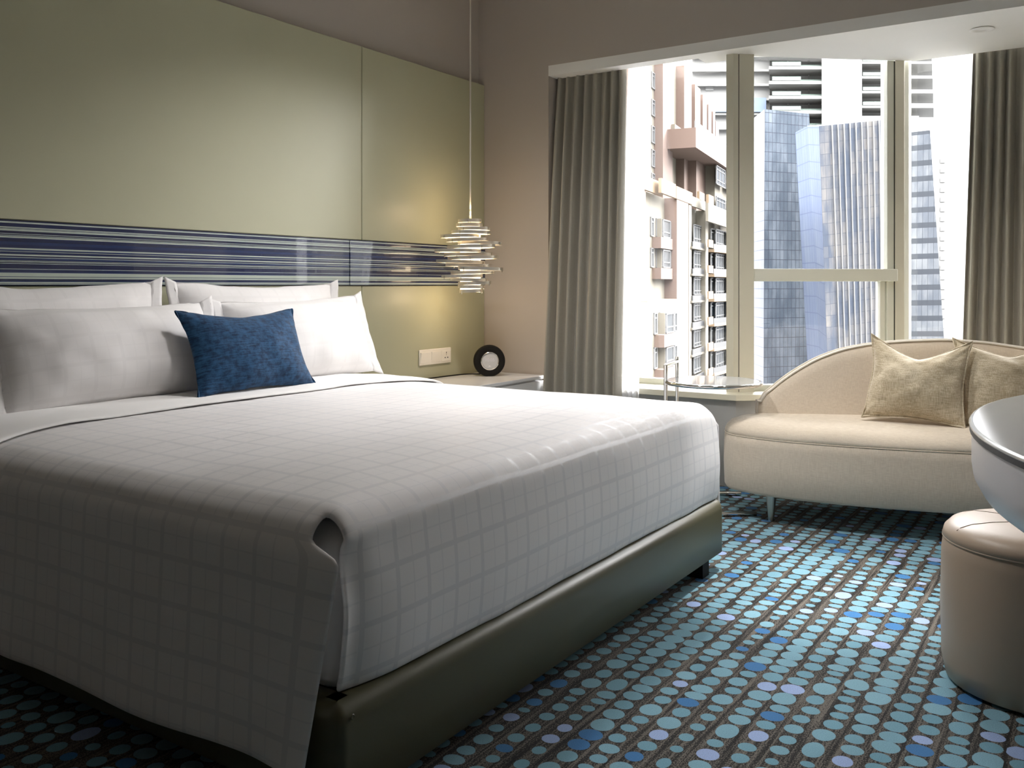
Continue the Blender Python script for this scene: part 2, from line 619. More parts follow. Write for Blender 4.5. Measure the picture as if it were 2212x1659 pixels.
w2 = thing('window_2', (ga.x, ga.y, SH), None, None, kind='structure')
TZ0, TZ1 = 1.068, 1.135
mb = MB()
gbar(mb, 0.0, GLn - 0.035, -0.05, 0.06, TZ0, TZ1)
mb.build('transom', M['framew'], w2, smooth=0, bevel=0.004)
mb = MB()
gbar(mb, GLn - 0.075, GLn - 0.035, -0.012, 0.06, SH, ZS)
mb.build('window_frame', M['framew'], w2, smooth=0, bevel=0.003)
mb = MB()
gbar(mb, 0.0, 0.018, 0.0, 0.05, SH, TZ0)
gbar(mb, GLn - 0.11, GLn - 0.08, 0.0, 0.05, SH, TZ0)
gbar(mb, 0.0, GLn - 0.08, 0.0, 0.05, SH, SH + 0.03)
mb.build('lower_sash', M['framew'], w2, smooth=0, bevel=0.002)
mb = MB()
gbar(mb, 0.004, GLn - 0.1, 0.02, 0.028, SH + 0.02, TZ0 + 0.005)
mb.build('pane', M['glass'], w2, smooth=0)
mb = MB()
gbar(mb, 0.004, GLn - 0.07, 0.02, 0.028, TZ1 - 0.005, ZS + 0.02)
mb.build('pane', M['glass'], w2, smooth=0)
mb = MB()
gbar(mb, 0.17, 0.25, -0.03, -0.005, SH + 0.002, SH + 0.016)
gbar(mb, 0.20, 0.27, -0.02, -0.004, SH + 0.016, SH + 0.028)
mb.build('latch', M['black'], w2, smooth=0)

w3 = thing('window_3', (5.42, 0.5, SH), None, None, kind='structure')
mb = MB()
gbar(mb, GLn - 0.032, GLn + 0.02, -0.02, 0.06, SH, ZS)
mb.build('corner_post', M['frame'], w3, smooth=0, bevel=0.003)
mb = MB()
gbar(mb, GLn - 0.038, GLn - 0.028, -0.012, 0.05, SH, ZS - 0.002)
mb.build('joint', M['seam'], w3, smooth=0)
mb = MB().prism([(5.335, 0.945), (5.36, 0.925), (5.54, 0.945), (5.54, 1.02), (5.40, 1.02)], SH, ZG)
mb.box((5.46, YE, SH), (5.54, 0.9, SH + 0.03))
mb.box((5.46, YE, ZG - 0.03), (5.54, 0.9, ZG))
mb.build('window_frame', M['framew'], w3, smooth=0, bevel=0.003)
MB().box((5.49, YE, SH + 0.02), (5.498, 0.95, ZG - 0.01)).build('pane', M['glass'], w3, smooth=0)

# skirting on the headboard wall and the desk wall
tag(MB().box((XB, YB, 0), (XW, YB + 0.012, 0.08)).build('baseboard_desk', M['white'], smooth=0), kind='structure')

# ------------------------------------------------------------------ headboard panelling
hb = thing('headboard', (2.8, YP, 0), 'olive leather wall panelling with a blue striped glass band behind the bed', 'headboard')
SX = 3.458
for (x0, x1, z0, z1) in ((1.10, SX - 0.002, 1.277, 2.27), (SX + 0.002, XW - 0.003, 1.277, 2.27), (1.10, SX - 0.002, 0.0, 1.045), (SX + 0.002, XW - 0.003, 0.0, 1.045)):
    MB().box((x0, YP, z0), (x1, YW - 0.002, z1)).build('panel', M['panel'], hb, bevel=0.004, seg=2)
for (x0, x1) in ((1.10, 3.360), (3.366, XW - 0.004)):
    MB().box((x0, YP - 0.006, 1.047), (x1, YW - 0.004, 1.275)).build('striped_glass', M['stripe'], hb, bevel=0.001, seg=1)
MB().box((1.12, YP + 0.012, 0.02), (XW - 0.006, YW - 0.003, 2.25)).build('backing', M['seam'], hb, smooth=0)

# ------------------------------------------------------------------ curtains


def curtain(name, mat, p_top, p_bot, q_top, q_bot, z1, z0, folds, amp, parent=None, seed=0, zbreak=None, label=None, cat='curtain', thick=0.002, group=None):
    """hanging cloth from plan line p-q; top and bottom lines differ; cloth falls straight below zbreak"""
    nw, nh = folds * 12, 30
    zb = z0 if zbreak is None else zbreak
    P = []
    ph = [random.Random(seed + k).uniform(-0.6, 0.6) for k in range(folds + 2)]
    for i in range(nh + 1):
        z = z1 + (z0 - z1) * i / nh
        f = min(1.0, (z1 - z) / (z1 - zb))
        a = Vector(p_top) * (1 - f) + Vector(p_bot) * f
        b = Vector(q_top) * (1 - f) + Vector(q_bot) * f
        d = (b - a)
        n = Vector((-d.y, d.x)).normalized()
        row = []
        for j in range(nw + 1):
            s = j / nw
            k = (s + 0.055 * nz(s * 3.3, seed * 1.7) + 0.02 * nz(s * 9.0, seed)) * folds
            wv = ph[int(k) % len(ph)] * (1 - (k % 1)) + ph[(int(k) + 1) % len(ph)] * (k % 1)
            th = 2 * pi * k + wv + 0.9 * nz(k * 0.7, z * 0.5, seed)
            am = amp * (0.8 + 0.75 * nz(k * 0.8, seed, z * 0.35)) * (0.7 + 0.3 * min(1.0, (z1 - z) / 0.4))
            o = am * (sin(th) + 0.28 * sin(2 * th + 0.8))
            sh = amp * 0.55 * cos(th) / max(folds, 1) * 2.0
            ds = d.normalized() * sh
            p = a + d * s + n * o + ds
            row.append(V(p.x, p.y, z))
        P.append(row)
    o = MB().grid(P).build(name, mat, parent, smooth=180, solid=thick)
    if label:
        tag(o, label, cat, group)
    return o


curtain('curtain', M['curtain'], (4.652, 2.756), (4.483, 2.750), (4.675, 2.305), (4.478, 2.245), 2.335, 0.015, 8, 0.030, seed=3, zbreak=0.5,
        label='taupe blackout curtain at the left end of the window, beside the pendant lamp corner')
curtain('sheer_curtain', M['sheer'], (4.735, 2.32), (4.515, 2.30), (4.735, 2.19), (4.510, 2.14), 2.335, 0.015, 5, 0.012, seed=11, zbreak=0.5, thick=0.0,
        label='white sheer curtain gathered between the left taupe curtain and the beige tower view')
curtain('curtain', M['curtain'], (5.395, 0.615), (5.375, 0.672), (5.395, 0.06), (5.375, 0.03), 2.335, 0.49, 11, 0.036, seed=23,
        label='taupe blackout curtain at the right end of the window, behind the sofa')
curtain('sheer_curtain', M['sheer'], (5.435, 0.72), (5.435, 0.745), (5.435, 0.56), (5.435, 0.60), 2.335, 0.49, 4, 0.010, seed=31, thick=0.0,
        label='white sheer curtain beside the right taupe curtain above the sofa')

# ------------------------------------------------------------------ bed
X0, X1, Y0 = 1.22, 3.228, 1.19
bed = thing('bed', (2.22, 2.2, 0), 'wide bed with an olive leather base under white checked bedding', 'bed')
# upholstered base: soft rounded top edge
ring = []
for (cx, cy, a0) in ((X1 - 0.03, Y0 + 0.03, -90), (X1 - 0.03, 3.19 - 0.03, 0), (X0 + 0.03, 3.19 - 0.03, 90), (X0 + 0.03, Y0 + 0.03, 180)):
    for k in range(7):
        a = radians(a0 + 15 * k)
        ring.append(Vector((cx + 0.03 * cos(a), cy + 0.03 * sin(a))))
prof = [(0.012, 0.062), (0.0, 0.072), (0.0, 0.15), (0.0, 0.225), (0.004, 0.243), (0.013, 0.257), (0.028, 0.264), (0.06, 0.264), (0.08, 0.25)]
MB().rings([[V(p.x, p.y, z) for p in inset(ring, d)] for d, z in prof]).build('bed_base', M['bedframe'], bed, smooth=60)
MB().lathe([(0.0045, -0.0008), (0.0055, 0.0), (0.004, 0.0012), (0.002, 0.0006)], (0, 0, 0), 14).build('stitch_button', M['bedframe'], bed)
bb = [o for o in bed.children if o.name.startswith('stitch')][0]
bb.matrix_parent_inverse.identity()
bb.location = (X0 + 0.04 - 2.22, Y0 - 0.0005 - 2.2, 0.238)
bb.rotation_euler = (radians(90), 0, 0)
for (x, y) in ((X0 + 0.12, Y0 + 0.045), (X1 - 0.12, Y0 + 0.045), (X0 + 0.12, 3.1), (X1 - 0.12, 3.1)):
    MB().box((x - 0.03, y - 0.02, 0), (x + 0.03, y + 0.04, 0.07)).build('leg', M['black'], bed, smooth=0)
MB().box((X0 + 0.05, Y0 + 0.055, 0.25), (X1 - 0.05, 3.185, 0.575)).build('mattress', M['sheet'], bed, bevel=0.05, seg=4)

# duvet: one cloth over top, near flap, far flap and foot


def duvet():
    ZT, R = 0.605, 0.06
    yf = Y0 + 0.02                      # foot face of the cloth
    yh = 2.60                           # turned-down edge
    # cross-section columns: (kind, parameter)
    cols = []
    nflap = 16
    for i in range(nflap + 1):
        cols.append(('near', i / nflap))
    for i in range(1, 6):
        cols.append(('nr', i / 6))
    nt = 64
    for i in range(nt + 1):
        cols.append(('top', i / nt))
    for i in range(1, 6):
        cols.append(('fr', i / 6))
    for i in range(nflap + 1):
        cols.append(('far', i / nflap))
    xa, xb = X0 + 0.004, X1 - 0.004     # outer planes of the flaps
    zlo = 0.115
    ys = []
    for i in range(9):                  # foot face, from bottom up
        ys.append(('foot', i / 8))
    for i in range(1, 6):
        ys.append(('rf', i / 6))
    nl = 60
    for i in range(nl + 1):
        ys.append(('len', i / nl))
    P, UV = [], []
    zfoot = 0.262

    def crown(x, y):
        ex = min(x - xa, xb - x)
        ey = y - yf
        e = min(ex, ey * 1.2)
        k = 1 - exp(-max(e, 0) / 0.16)
        return 0.036 * k + 0.004 * nz(x * 3.1, y * 3.1) + 0.002 * nz(x * 9, y * 7, 3)
    for (rk, rt) in ys:
        row, ru = [], []
        for (ck, ct) in cols:
            if ck == 'top':
                x = xa + R + (xb - xa - 2 * R) * ct
                s = x
                dz, dx = 0.0, 0.0
            elif ck == 'near':
                x, s = xa, xa + R - R * pi / 2 - (ZT - R - zlo) * (1 - ct)
            elif ck == 'far':
                x, s = xb, xb - R + R * pi / 2 + (ZT - R - zlo) * ct
            elif ck == 'nr':
                a = pi / 2 * (1 - ct)
                x, s = xa + R - R * sin(a), xa + R - R * a
            else:
                a = pi / 2 * ct
                x, s = xb - R + R * sin(a), xb - R + R * a
            # height of the column top before the foot rounding
            if ck == 'top':
                zt = ZT
            elif ck == 'nr':
                zt = ZT - R + R * cos(pi / 2 * (1 - ct))
            elif ck == 'fr':
                zt = ZT - R + R * cos(pi / 2 * ct)
            elif ck == 'near':
                zt = zlo + (ZT - R - zlo) * ct
            else:
                zt = zlo + (ZT - R - zlo) * (1 - ct)
            if rk == 'len':
                y = yf + R + (yh - yf - R) * rt
                t = y
                z = zt
                if ck in ('top', 'nr', 'fr'):
                    z += crown(x, y) * (1.0 if ck == 'top' else 0.5)
                if ck in ('near', 'far'):
                    drop = (ZT - R - zt) / (ZT - R - zlo)
                    sg = -1 if ck == 'near' else 1
                    # flap hangs outside the base, waves gently, hem a little uneven
                    x += sg * (0.010 + 0.016 * drop + 0.012 * drop * nz(y * 2.6, 1.0, 4) + 0.006 * drop * nz(y * 6, zt * 3, 9))
                    if ck == 'near':
                        x += -0.02 * exp(-((y - yf - R) / 0.10) ** 2) * drop
                        z += drop * (0.035 * exp(-((y - yf) / 0.12)) + 0.010 * nz(y * 3, 7.0))
                        # the flap runs on a little past the foot corner
                        y -= (R + 0.030 - 0.062 * drop) * max(0.0, 1 - rt * 14) ** 1.5
                    else:
                        y -= R * max(0.0, 1 - rt * 14) ** 1.5
            elif rk == 'rf':
                a = pi / 2 * (1 - rt)
                y = yf + R - R * sin(a)
                t = yf + R - R * a
                z = zt - R + R * cos(a)
                z = min(z, zt)
                if ck == 'top':
                    z += crown(x, y)
            else:
                y = yf
                t = yf + R - R * pi / 2 - (ZT - R - zfoot) * (1 - rt)
                z = min(zfoot + (ZT - R - zfoot) * rt, zt)
                bulge = sin(pi * rt) * 0.012
                y -= bulge + 0.008 * nz(x * 2.2, z * 2.0, 5) + 0.004 * nz(x * 7, z * 4, 2) * (1 - rt)
                # tucked in behind the flap at the near corner
                k = exp(-max(x - xa - R, 0) / 0.07)
                y += 0.030 * k * (1 - 0.6 * rt) + 0.012 * k * nz(x * 25, z * 9, 8)
                z += 0.006 * nz(x * 3.0, 2.0) * (1 - rt)
            row.append(V(x, y, z))
            ru.append((s, t))
        P.append(row)
        UV.append(ru)
    i0 = next(i for i, r in enumerate(ys) if r[0] == 'len')
    j0 = next(j for j, c in enumerate(cols) if c[0] == 'top')
    j1 = max(j for j, c in enumerate(cols) if c[0] == 'top')
    return MB().grid(P, UV, skip=lambda i, j: i < i0 and (j < j0 - 1 or j >= j1 + 3))


dv = duvet().build('duvet', M['check'], None, smooth=180, solid=0.012, soff=-1.0, subsurf=1)
tag(dv, 'white duvet with a woven check, spread over the bed and hanging down its sides', 'duvet')

# smooth band of sheet folded back over the head end of the duvet


def fold_band():
    P, UV = [], []
    R, ZT = 0.065, 0.612
    xa, xb = X0 - 0.012, X1 + 0.012
    path = []
    for i in range(9):
        path.append((xa, 0.30 + (ZT - R - 0.30) * i / 8))
    for i in range(1, 7):
        a = pi / 2 * (1 - i / 7)
        path.append((xa + R - R * sin(a), ZT - R + R * cos(a)))
    for i in range(41):
        path.append((xa + R + (xb - xa - 2 * R) * i / 40, ZT))
    for i in range(1, 7):
        a = pi / 2 * i / 7
        path.append((xb - R + R * sin(a), ZT - R + R * cos(a)))
    for i in range(9):
        path.append((xb, ZT - R - (ZT - R - 0.30) * i / 8))
    for k in range(15):
        f = k / 14
        row = []
        for (x, z) in path:
            drop = max(0.0, ZT - z)
            e = min(max(x - xa, 0), max(xb - x, 0))
            y = 2.555 - 0.03 * min(1, drop * 3) - 0.10 * exp(-e / 0.12) * (1 - f) + (2.98 - 2.555) * f + 0.012 * nz(x * 2.5, 1.5) * (1 - f)
            lift = 0.036 * (1 - exp(-e / 0.16)) + 0.004 * nz(x * 3.1, y * 3.1)
            edge = 0.007 * (1 - exp(-f * 9)) if f < 0.5 else 0.007
            zz = z + (lift + edge + 0.004 * nz(x * 6, y * 8, 3)) * (1 if drop < 0.05 else 0.3)
            row.append(V(x, y, zz))
        P.append(row)
        UV.append([(p.x, p.y) for p in row])
    return MB().grid(P, UV).build('sheet', M['sheet'], None, smooth=180, solid=0.010, soff=0.0, subsurf=1)


tag(fold_band(), 'plain white top sheet folded back over the duvet just below the pillows', 'sheet')


def pillow_mesh(c, r, u, n, w, h, th, ear=0.06, flange=0.0, pw=2.4, seed=0, wr=0.006, sag=0.0, N=26):
    """soft pillow; r,u,n unit vectors right/up/front; ear = how far corners stand out"""
    c, r, u, n = Vector(c), Vector(r), Vector(u), Vector(n)
    mb = MB()
    ring_edge = []
    for side in (1, -1):
        P, UV = [], []
        for i in range(N + 1):
            b = -1 + 2 * i / N
            b = sin(b * pi / 2) * 0.5 + b * 0.5
            row, ru = [], []
            for j in range(N + 1):
                a = -1 + 2 * j / N
                a = sin(a * pi / 2) * 0.5 + a * 0.5
                kx = 1 - ear * (1 - b * b)
                ky = 1 - ear * (1 - a * a)
                x = a * w / 2 * kx
                y = b * h / 2 * ky
                e = max(0.0, 1 - abs(a) ** pw) * max(0.0, 1 - abs(b) ** pw)
                t = th / 2 * e ** 0.62
                t += wr * (nz(x * 9 + seed, y * 9, side) * 1.2 + nz(x * 22, y * 20 + seed, side)) * min(1.0, e * 3)
                # creases running in from the corners
                cr = abs(a) * abs(b)
                t -= wr * 1.6 * max(0.0, cr - 0.25) * (0.5 + 0.5 * sin((abs(a) * w - abs(b) * h) * 60 + seed))
                y -= sag * (1 - abs(a) ** 1.15) * max(0.0, b) ** 1.3
                x += 0.006 * nz(y * 8 + seed, 3.0, a) * abs(a)
                y += 0.006 * nz(x * 8 + seed, 9.0, b) * abs(b)
                row.append(c + r * x + u * y + n * (t * side))
                ru.append((x, y))
            P.append(row if side > 0 else row)
            UV.append(ru)
        if side < 0:
            P = [list(reversed(q)) for q in P]
            UV = [list(reversed(q)) for q in UV]
        mb.grid(P, UV)
    return mb


def border(c, r, u, n, w, h, fl, ear, sd, seed=0):
    """flat flange at one end of a pillowcase"""
    c, r, u, n = Vector(c), Vector(r), Vector(u), Vector(n)
    K = 26
    mb = MB()
    if sd:
        P, UV = [], []
        for k in range(K + 1):
            b = -1 + 2 * k / K
            b = sin(b * pi / 2) * 0.5 + b * 0.5
            row, ru = [], []
            for g in range(5):
                q = g / 4
                x = sd * (w / 2 * (1 - ear * (1 - b * b)) - 0.012 + (fl + 0.012) * q)
                y = b * h / 2 + 0.006 * nz(x * 8 + seed, 9.0, b) * abs(b) + 0.5 * fl * q * b * abs(b) ** 6
                x += 0.006 * nz(y * 8 + seed, 3.0, sd)
                o = (0.014 * nz(y * 9 + seed, sd * 3.0) + 0.006 * nz(y * 22, seed)) * q + 0.001
                row.append(c + r * x + u * y + n * o)
                ru.append((x, y))
            P.append(row)
            UV.append(ru)
        mb.grid(P, UV)
    return mb


def pillow(name, label, c, w, h, th, tilt, yaw=0.0, roll=0.0, mat=None, ear=0.05, flange=0.0, seed=0, cat='pillow', group=None, facing=(0, -1), wr=0.006, pw=2.4, sag=0.0, pipe=None):
    f = Vector((facing[0], facing[1], 0)).normalized()
    f = Vector((f.x * cos(yaw) - f.y * sin(yaw), f.x * sin(yaw) + f.y * cos(yaw), 0))
    r = Vector((-f.y, f.x, 0))
    n = (f * cos(tilt) + V(0, 0, 1) * sin(tilt)).normalized()
    u = n.cross(r).normalized()
    if u.z < 0:
        u = -u
    r2 = r * cos(roll) + u * sin(roll)
    u2 = u * cos(roll) - r * sin(roll)
    t = thing(name, (c[0], c[1], c[2] - h / 2 * cos(tilt)), label, cat, group)
    cv = pillow_mesh(c, r2, u2, n, w, h, th, ear, 0, pw, seed, wr, sag).build('cover', mat, t, smooth=180, weld=True, subsurf=1)
    if flange:
        for sd in (-1, 1):
            border(c, r2, u2, n, w, h, flange, ear, sd, seed).build('flange', mat, t, smooth=180, solid=0.004)
    if pipe:
        c_, K = Vector(c), 24
        pts = []
        for k in range(4 * K):
            q, ff = divmod(k, K)
            s = -1 + 2 * ff / K
            s = sin(s * pi / 2) * 0.5 + s * 0.5
            a, b = [(s, -1), (1, s), (-s, 1), (-1, -s)][q]
            x = a * w / 2 * (1 - ear * (1 - b * b))
            y = b * h / 2 * (1 - ear * (1 - a * a)) - sag * (1 - abs(a) ** 1.15) * max(0.0, b) ** 1.3
            x2 = x + 0.006 * nz(y * 8 + seed, 3.0, a) * abs(a)
            y2 = y + 0.006 * nz(x2 * 8 + seed, 9.0, b) * abs(b)
            pts.append(c_ + r2 * x2 + u2 * y2)
        MB().tube(pts, 0.0035, 6, True).build('piping', pipe, t, smooth=180)
    return t


G = 'white pillows at the head of the bed'
pillow('pillow', 'white pillow standing against the headboard, the rear left one', (1.745, 3.085, 0.845), 0.88, 0.43, 0.17, radians(7), 0, radians(0.5), M['pillow'], 0.05, 0.04, 1, group=G, sag=0.008)
pillow('pillow', 'white pillow standing against the headboard behind the right-hand front pillow', (2.71, 3.085, 0.845), 0.88, 0.43, 0.17, radians(7), 0, radians(-0.5), M['pillow'], 0.05, 0.04, 2, group=G, sag=0.008)
pillow('pillow', 'large white pillow leaning at the front, left of the blue cushion', (1.885, 2.905, 0.805), 0.84, 0.37, 0.24, radians(20), 0, radians(0.5), M['pillow'], 0.045, 0.045, 3, group=G, sag=0.006)
pillow('pillow', 'large white pillow leaning at the front, right of the blue cushion', (2.775, 2.915, 0.815), 0.80, 0.37, 0.24, radians(18), 0, radians(1.5), M['pillow'], 0.045, 0.045, 4, group=G, sag=0.006)
pillow('cushion', 'dark blue velvet cushion leaning on the white pillows', (2.315, 2.715, 0.805), 0.56, 0.335, 0.15, radians(24), radians(0), radians(-0.5), M['velvet'], 0.10, 0, 5, 'cushion', wr=0.005, sag=0.022)

# ------------------------------------------------------------------ nightstand, clock, sockets
ns = thing('nightstand', (4.0, 2.97, 0), 'white lacquered bedside cabinet in the corner below the pendant lamp', 'nightstand')
NX0, NX1, NY0, NY1, NZ = 3.42, 4.535, 2.757, 3.19, 0.522
MB().box((NX0, NY0 + 0.02, 0.06), (NX1, NY1, NZ - 0.022)).build('body', M['lacquer'], ns, bevel=0.002)
MB().box((NX0 - 0.004, NY0, NZ - 0.02), (NX1 + 0.006, NY1, NZ)).build('top', M['lacquer'], ns, bevel=0.003)
MB().box((NX0 + 0.05, NY0 + 0.05, 0), (NX1 - 0.05, NY1 - 0.02, 0.06)).build('plinth', M['black'], ns, smooth=0)
for k in range(2):
    xa = NX0 + 0.004 + k * (NX1 - NX0) / 2
    d = MB().box((xa, NY0 + 0.004, 0.07), (xa + (NX1 - NX0) / 2 - 0.008, NY0 + 0.022, NZ - 0.028)).build('drawer', M['lacquer'], ns, bevel=0.002)

cf = Vector((-0.74, -0.67, 0)).normalized()
cr = Vector((-cf.y, cf.x, 0))
cc = V(4.318, 3.005, NZ + 0.088)
ck = thing('clock_radio', (cc.x, cc.y, NZ), 'round black clock radio with a grey dial on the bedside cabinet', 'clock')


def disc(prof, n=56, flat=None, c=cc):
    """lathe about the clock axis; profile of (radius, forward offset); flat: cut below this height"""
    rings = []
    for r, o in prof:
        row = []
        for i in range(n):
            a = 2 * pi * i / n
            y = r * sin(a)
            if flat is not None:
                y = max(y, flat)
            row.append(c + cr * (r * cos(a)) + V(0, 0, 1) * y + cf * o)
        rings.append(row)
    return MB().rings(rings)


disc([(0.080, -0.030), (0.090, -0.022), (0.0925, 0.0), (0.090, 0.022), (0.086, 0.028), (0.056, 0.029), (0.051, 0.024), (0.049, 0.018)], flat=-0.0875).build('body', M['black'], ck, smooth=50)
disc([(0.0525, 0.024), (0.0525, 0.031), (0.049, 0.033), (0.0455, 0.029), (0.045, 0.022)]).build('bezel', M['chrome'], ck, smooth=50)
dl = disc([(0.0455, 0.022), (0.0455, 0.0265), (0.044, 0.0275)]).build('dial', M['dial'], ck, smooth=30)


def lettering(text, size, center, right, up, mat, name, parent, extrude=0.0004, bold=0.0):
    cu = bpy.data.curves.new(name, 'FONT')
    cu.body = text
    cu.size = size
    cu.align_x = 'CENTER'
    cu.align_y = 'CENTER'
    cu.extrude = extrude
    cu.offset = bold
    cu.materials.append(mat)
    tmp = bpy.data.objects.new(name + '_outline', cu)
    COL.objects.link(tmp)
    me = bpy.data.meshes.new_from_object(tmp.evaluated_get(bpy.context.evaluated_depsgraph_get()))
    bpy.data.objects.remove(tmp)
    bpy.data.curves.remove(cu)
    me.name = name
    o = bpy.data.objects.new(name, me)
    COL.objects.link(o)
    nrm = right.cross(up)
    mtx = Matrix((right, up, nrm)).transposed().to_4x4()
    mtx.translation = center
    o.parent = parent
    o.matrix_parent_inverse = PINV(parent)
    o.matrix_basis = mtx
    return o


lettering('10:05', 0.026, cc + cf * 0.0279 + V(0, 0, 0.006), cr, V(0, 0, 1), M['digit'], 'digits', dl)
lettering('JBL', 0.010, cc + cf * 0.0279 + V(0, 0, -0.030), cr, V(0, 0, 1), M['logo'], 'badge', dl, bold=0.0004)
MB().tube(spline([(4.285, 3.045, NZ + 0.012), (4.24, 3.12, NZ + 0.010), (4.13, 3.165, NZ + 0.006), (3.98, 3.175, NZ + 0.005), (3.82, 3.172, NZ + 0.005)], 8), 0.0035, 8).build('power_cord', M['black'], ck)

so = thing('socket_plate', (4.055, YP, 0.60), 'cream triple switch and socket plate on the olive panel above the bedside cabinet', 'socket')
PX0, PX1, PZ0, PZ1 = 3.912, 4.199, 0.600, 0.688
MB().box((PX0, YP - 0.009, PZ0), (PX1, YP - 0.0005, PZ1)).build('plate', M['plate'], so, bevel=0.004)
pw_ = (PX1 - PX0) / 3
for k in range(3):
    xa, xb = PX0 + k * pw_ + 0.007, PX0 + (k + 1) * pw_ - 0.007
    if k < 2:
        MB().add([(xa, YP - 0.010, PZ0 + 0.012), (xb, YP - 0.010, PZ0 + 0.012), (xb, YP - 0.016, PZ1 - 0.016), (xa, YP - 0.016, PZ1 - 0.016),
                  (xa, YP - 0.006, PZ0 + 0.012), (xb, YP - 0.006, PZ0 + 0.012), (xb, YP - 0.006, PZ1 - 0.016), (xa, YP - 0.006, PZ1 - 0.016)],
                 [(0, 1, 2, 3), (7, 6, 5, 4), (0, 4, 5, 1), (1, 5, 6, 2), (2, 6, 7, 3), (3, 7, 4, 0)]).build('switch', M['plate'], so, smooth=0, bevel=0.001)
    else:
        f = MB().box((xa, YP - 0.0115, PZ0 + 0.012), (xb, YP - 0.006, PZ1 - 0.016)).build('socket_face', M['plate'], so, smooth=0, bevel=0.001)
        cxm = (xa + xb) / 2
        for (dx, dz, w, h) in ((0, 0.018, 0.004, 0.010), (-0.012, -0.010, 0.008, 0.006), (0.012, -0.010, 0.008, 0.006), (0, 0.006, 0.003, 0.004)):
            zc = (PZ0 + PZ1) / 2 + dz - 0.002
            MB().box((cxm + dx - w / 2, YP - 0.0122, zc - h / 2), (cxm + dx + w / 2, YP - 0.011, zc + h / 2)).build('pin_hole', M['black'], f, smooth=0)

# ------------------------------------------------------------------ pendant lamp
PC = V(4.05, 2.945, 0)
PD = PC.x * AX + PC.y * AY
pl = thing('pendant_lamp', (PC.x, PC.y, 1.0), 'pendant lamp of stacked offset metal bands glowing above the bedside cabinet', 'lamp')
RV = V(AY, -AX, 0)
FV = V(AX, AY, 0)
sc = PD / F
bands = [(150, 500, 945), (230, 465, 965), (300, 490, 1110), (370, 380, 1120), (440, 175, 910), (510, 280, 1080), (565, 490, 1330), (640, 305, 1210),
         (715, 65, 940), (785, 240, 1160), (845, 310, 1245), (920, 85, 1010), (985, 260, 1145), (1050, 510, 1355), (1120, 365, 1190), (1190, 190, 970),
         (1260, 355, 1075), (1322, 505, 1130), (1390, 500, 1015), (1470, 530, 965)]
rnd = random.Random(5)
for i, (cy, xl, xr) in enumerate(bands):
    y = 460 + cy / 8.73
    xl, xr = 930 + xl / 8.73, 930 + xr / 8.73
    zc = CAMH - (y - HORIZON) * sc
    off = ((xl + xr) / 2 - 1014.5) * sc
    a = (xr - xl) / 2 * sc
    b = max(0.062 + 0.0, a * rnd.uniform(0.62, 0.85))
    fo = rnd.uniform(-1, 1) * max(0.0, b - 0.064)
    hh = 0.0087
    tilt = rnd.uniform(-0.035, 0.035)
    outer, inner = [], []
    rings = []
    n = 56
    for (rr, zz) in ((1.0, -hh), (1.0, hh), (0.985, hh), (0.985, -hh)):
        row = []
        for k in range(n):
            th = 2 * pi * k / n
            ex, ey = cos(th), sin(th)
            p = PC + RV * (off + a * rr * ex) + FV * (fo + b * rr * ey)
            row.append(V(p.x, p.y, zc + zz + tilt * a * ex))
        rings.append(row)
    rings.append(rings[0])
    band = MB().rings(rings, False, False).build('band', M['lampband'], pl, smooth=40)
    for k in range(2):
        th = rnd.uniform(0, 2 * pi) if k else rnd.uniform(pi * 1.1, pi * 1.9)
        p = PC + RV * (off + a * 1.005 * cos(th)) + FV * (fo + b * 1.005 * sin(th))
        z0 = zc + tilt * a * cos(th)
        MB().tube([(p.x, p.y, z0 - 0.017), (p.x, p.y, z0 + 0.003)], 0.0018, 6).build('pin', M['chrome'], band)
MB().lathe([(0.056, 1.008), (0.056, 1.385)], (PC.x, PC.y, 0), 36, False, False).build('diffuser', M['lampglow'], pl)
MB().lathe([(0.054, 1.3855), (0.054, 1.389)], (PC.x, PC.y, 0), 36).build('top_cap', M['lampband'], pl)
MB().lathe([(0.004, 1.389), (0.006, 1.389), (0.006, 1.43), (0.0045, 1.431), (0.0045, ZC - 0.025)], (PC.x, PC.y, 0), 12).build('cord', M['cord'], pl)
MB().lathe([(0.055, ZC - 0.025), (0.06, ZC - 0.02), (0.06, ZC - 0.0005)], (PC.x, PC.y, 0), 30).build('ceiling_rose', M['lampband'], pl)

# downlight in the soffit
dlp = V(4.853, 0.514, ZS)
dw = thing('downlight', dlp, 'small round white recessed downlight in the bay soffit', 'downlight')
MB().lathe([(0.030, -0.0005), (0.052, -0.001), (0.056, -0.004), (0.052, -0.007), (0.034, -0.006), (0.020, 0.004), (0.0195, 0.02)], dlp, 40, False, False).build('rim', M['white'], dw, smooth=50)
MB().lathe([(0.0195, 0.012), (0.010, 0.006), (0.008, 0.010)], dlp, 24).build('lamp_bulb', M['chrome'], dw, smooth=50)

# ------------------------------------------------------------------ chaise sofa
sf = thing('sofa', (4.35, 0.7, 0), 'beige linen chaise sofa with a low curved back in the window bay', 'sofa')
plan = [(4.01, 1.465), (3.955, 1.36), (3.932, 1.22), (3.938, 1.05), (3.968, 0.85), (4.03, 0.6), (4.10, 0.38), (4.2, 0.12), (4.33, -0.08), (4.5, -0.2),
        (4.66, -0.2), (4.77, -0.08), (4.82, 0.15), (4.80, 0.48), (4.70, 0.82), (4.56, 1.10), (4.42, 1.33), (4.29, 1.47), (4.14, 1.515)]
SR = [Vector((p.x, p.y)) for p in spline([(a, b, 0) for a, b in plan], 6, True)]


def lring(d, z, wob=0.0):
    return [V(p.x, p.y, z + wob * nz(p.x * 4, p.y * 4, z)) for p in inset(SR, d)]


